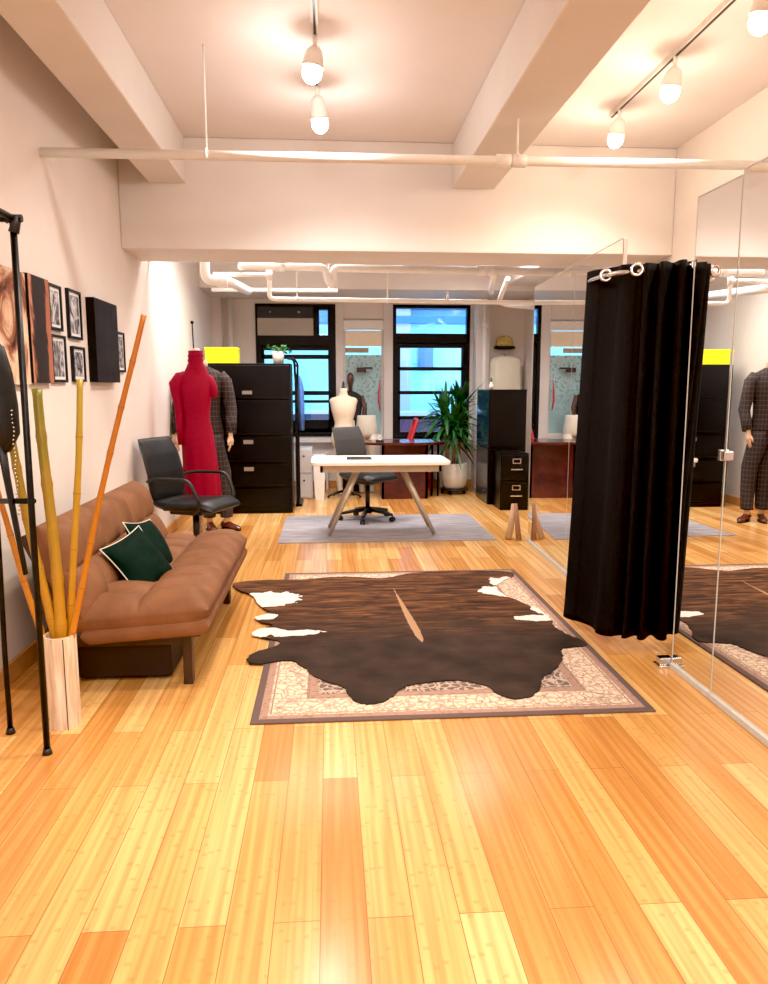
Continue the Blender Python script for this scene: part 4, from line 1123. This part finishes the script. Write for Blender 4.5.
for z in (.04,.355):
    d_ = MB().b2((2.005,8.515,z),(2.32,8.53,z+.30)).build('drawer', 'cab_black', sc2, .004)
    h = MB(); frame_rect(h, 2.13,2.23,z+.20,z+.26,.010,8.505,8.515); h.build('label_holder', 'chrome', d_)
    MB().b2((2.11,8.495,z+.125),(2.25,8.515,z+.14)).build('handle', 'chrome', d_, .003)
bt = thing('bottle', 'small white bottle with dark cap on the tall right cabinet', 'bottle', (1.99,9.12,1.415))
MB().loft([(1.99,9.12,1.417,.032,.032),(1.99,9.12,1.47,.032,.032),(1.99,9.12,1.49,.014,.014),(1.99,9.12,1.51,.012,.012)],16).build('body', 'pot_white', bt)
MB().cyl((1.99,9.12,1.51),(1.99,9.12,1.56),.013,n=12).build('cap', 'leaf', bt)
# hat and garment on the back wall
ht = thing('straw_hat', 'gold straw hat with black band hanging on the back wall at right', 'hat', (2.50,10.6,2.06))
MB().loft([(2.50,10.62,2.02,.13,.08),(2.50,10.62,2.08,.125,.085),(2.50,10.62,2.14,.10,.07),(2.50,10.62,2.17,.05,.04)],24,mod=lambda a,z:1+.05*math.sin(9*a)).build('crown', 'gold', ht)
MB().loft([(2.50,10.62,1.975,.10,.05),(2.50,10.62,1.99,.15,.09),(2.50,10.62,2.015,.15,.09),(2.50,10.62,2.025,.13,.08)],24,mod=lambda a,z:1+.07*math.sin(7*a+1)).build('band', 'black_leather', ht)
gb = thing('white_gown', 'long cream white gown hanging against the back wall below the straw hat', 'garment', (2.50,10.55,.3))
MB().loft([(2.50,10.53,.30,.30,.09),(2.50,10.53,1.0,.26,.09),(2.50,10.53,1.5,.235,.08),(2.50,10.53,1.80,.225,.06),(2.50,10.53,1.85,.19,.045),(2.50,10.53,1.88,.07,.03)],32,mod=lambda a,z:1+.05*math.sin(8*a)).build('cloth', 'white_cloth', gb)
MB().tube([(2.50,10.55,1.87),(2.50,10.64,1.92),(2.50,10.70,1.92)],.004,8).build('hanger_hook', 'chrome', gb)

# ------------------------------------------------------------------ big plant
pl = thing('potted_plant', 'tall spiky yucca in a round white pot on a black rolling caddy', 'plant', (1.69,9.95,0))
px_, py_ = 1.69, 9.98
MB().loft([(px_,py_,.075,.13,.13),(px_,py_,.10,.155,.155),(px_,py_,.20,.182,.182),(px_,py_,.30,.185,.185),(px_,py_,.40,.170,.170),(px_,py_,.42,.165,.165),(px_,py_,.42,.150,.150),(px_,py_,.39,.15,.15)],32).build('pot', 'pot_white', pl)
MB().cyl((px_,py_,.375),(px_,py_,.395),.15,n=24).build('soil', 'soil', pl)
cd = MB().cyl((px_,py_,.05),(px_,py_,.075),.19,n=28).build('caddy', 'black_plastic', pl)
for k in range(5):
    a = 2*PI*k/5+.5; q = Vector((px_+.165*math.cos(a),py_+.165*math.sin(a),.025))
    MB().cyl(q-Vector((.014,0,0)),q+Vector((.014,0,0)),.025,n=12).build('caster', 'black_plastic', cd)
hs = [((px_-.14,py_-.02),1.16),((px_+.08,py_+.03),1.20),((px_-.02,py_-.06),.95)]
tr = MB()
for (a,b_),z in hs: tr.tube([(px_+(a-px_)*.6,py_,.38),(a,b_,z*.7),(a,b_,z)],[.026,.022,.018],10)
tr.build('trunk', 'stem', pl)
lf = MB()
def blade(base, az, el, L, w, droop):
    d = Vector((math.cos(az)*math.cos(el),math.sin(az)*math.cos(el),math.sin(el))); side = Vector((-math.sin(az),math.cos(az),0))
    N = 7; L_ = []; R_ = []
    for i in range(N+1):
        u = i/N; p = Vector(base)+d*L*u+Vector((0,0,-droop*u*u*L))
        ww = w*(math.sin(PI*min(1,.18+u*.82))**.7)*(1 if u<1 else 0)
        L_.append(p-side*ww+Vector((0,0,ww*.5))); R_.append(p+side*ww+Vector((0,0,ww*.5))); 
        if i == 0: mid=[p]
        else: mid.append(p)
    vs = []; 
    for i in range(N+1): vs += [L_[i],mid[i],R_[i]]
    fs = []
    for i in range(N): fs += [(3*i,3*i+1,3*i+4,3*i+3),(3*i+1,3*i+2,3*i+5,3*i+4)]
    lf.add(vs,fs,True)
for (a,b_),z in hs:
    for i in range(70):
        el = R(random.choice([80,70,60,50,40,25,10,-5,-20,-35])+random.uniform(-8,8))
        L = random.uniform(.40,.58)*(1 if el > R(50) else .80)
        blade((a,b_,z-random.uniform(0,.28)), random.uniform(0,2*PI), el, L, random.uniform(.018,.029), .15 if el>R(50) else .35)
lf.build('foliage', 'leaf', pl, fixn=False)

# ------------------------------------------------------------------ world, sun, camera
wd = bpy.data.worlds.new('sky'); sc.world = wd; wd.use_nodes = True
bg = wd.node_tree.nodes['Background']; bg.inputs[0].default_value = (.62,.88,1,1); bg.inputs[1].default_value = 3.6
cam = bpy.data.cameras.new('camera'); co = bpy.data.objects.new('camera', cam); C.objects.link(co)
cam.sensor_fit = 'VERTICAL'; cam.sensor_height = 24; cam.lens = 740/984*24
cam.clip_start = .05; cam.clip_end = 200
co.location = (0,0,H); co.rotation_euler = (R(90-8.1),0,R(-4.15))
sc.camera = co
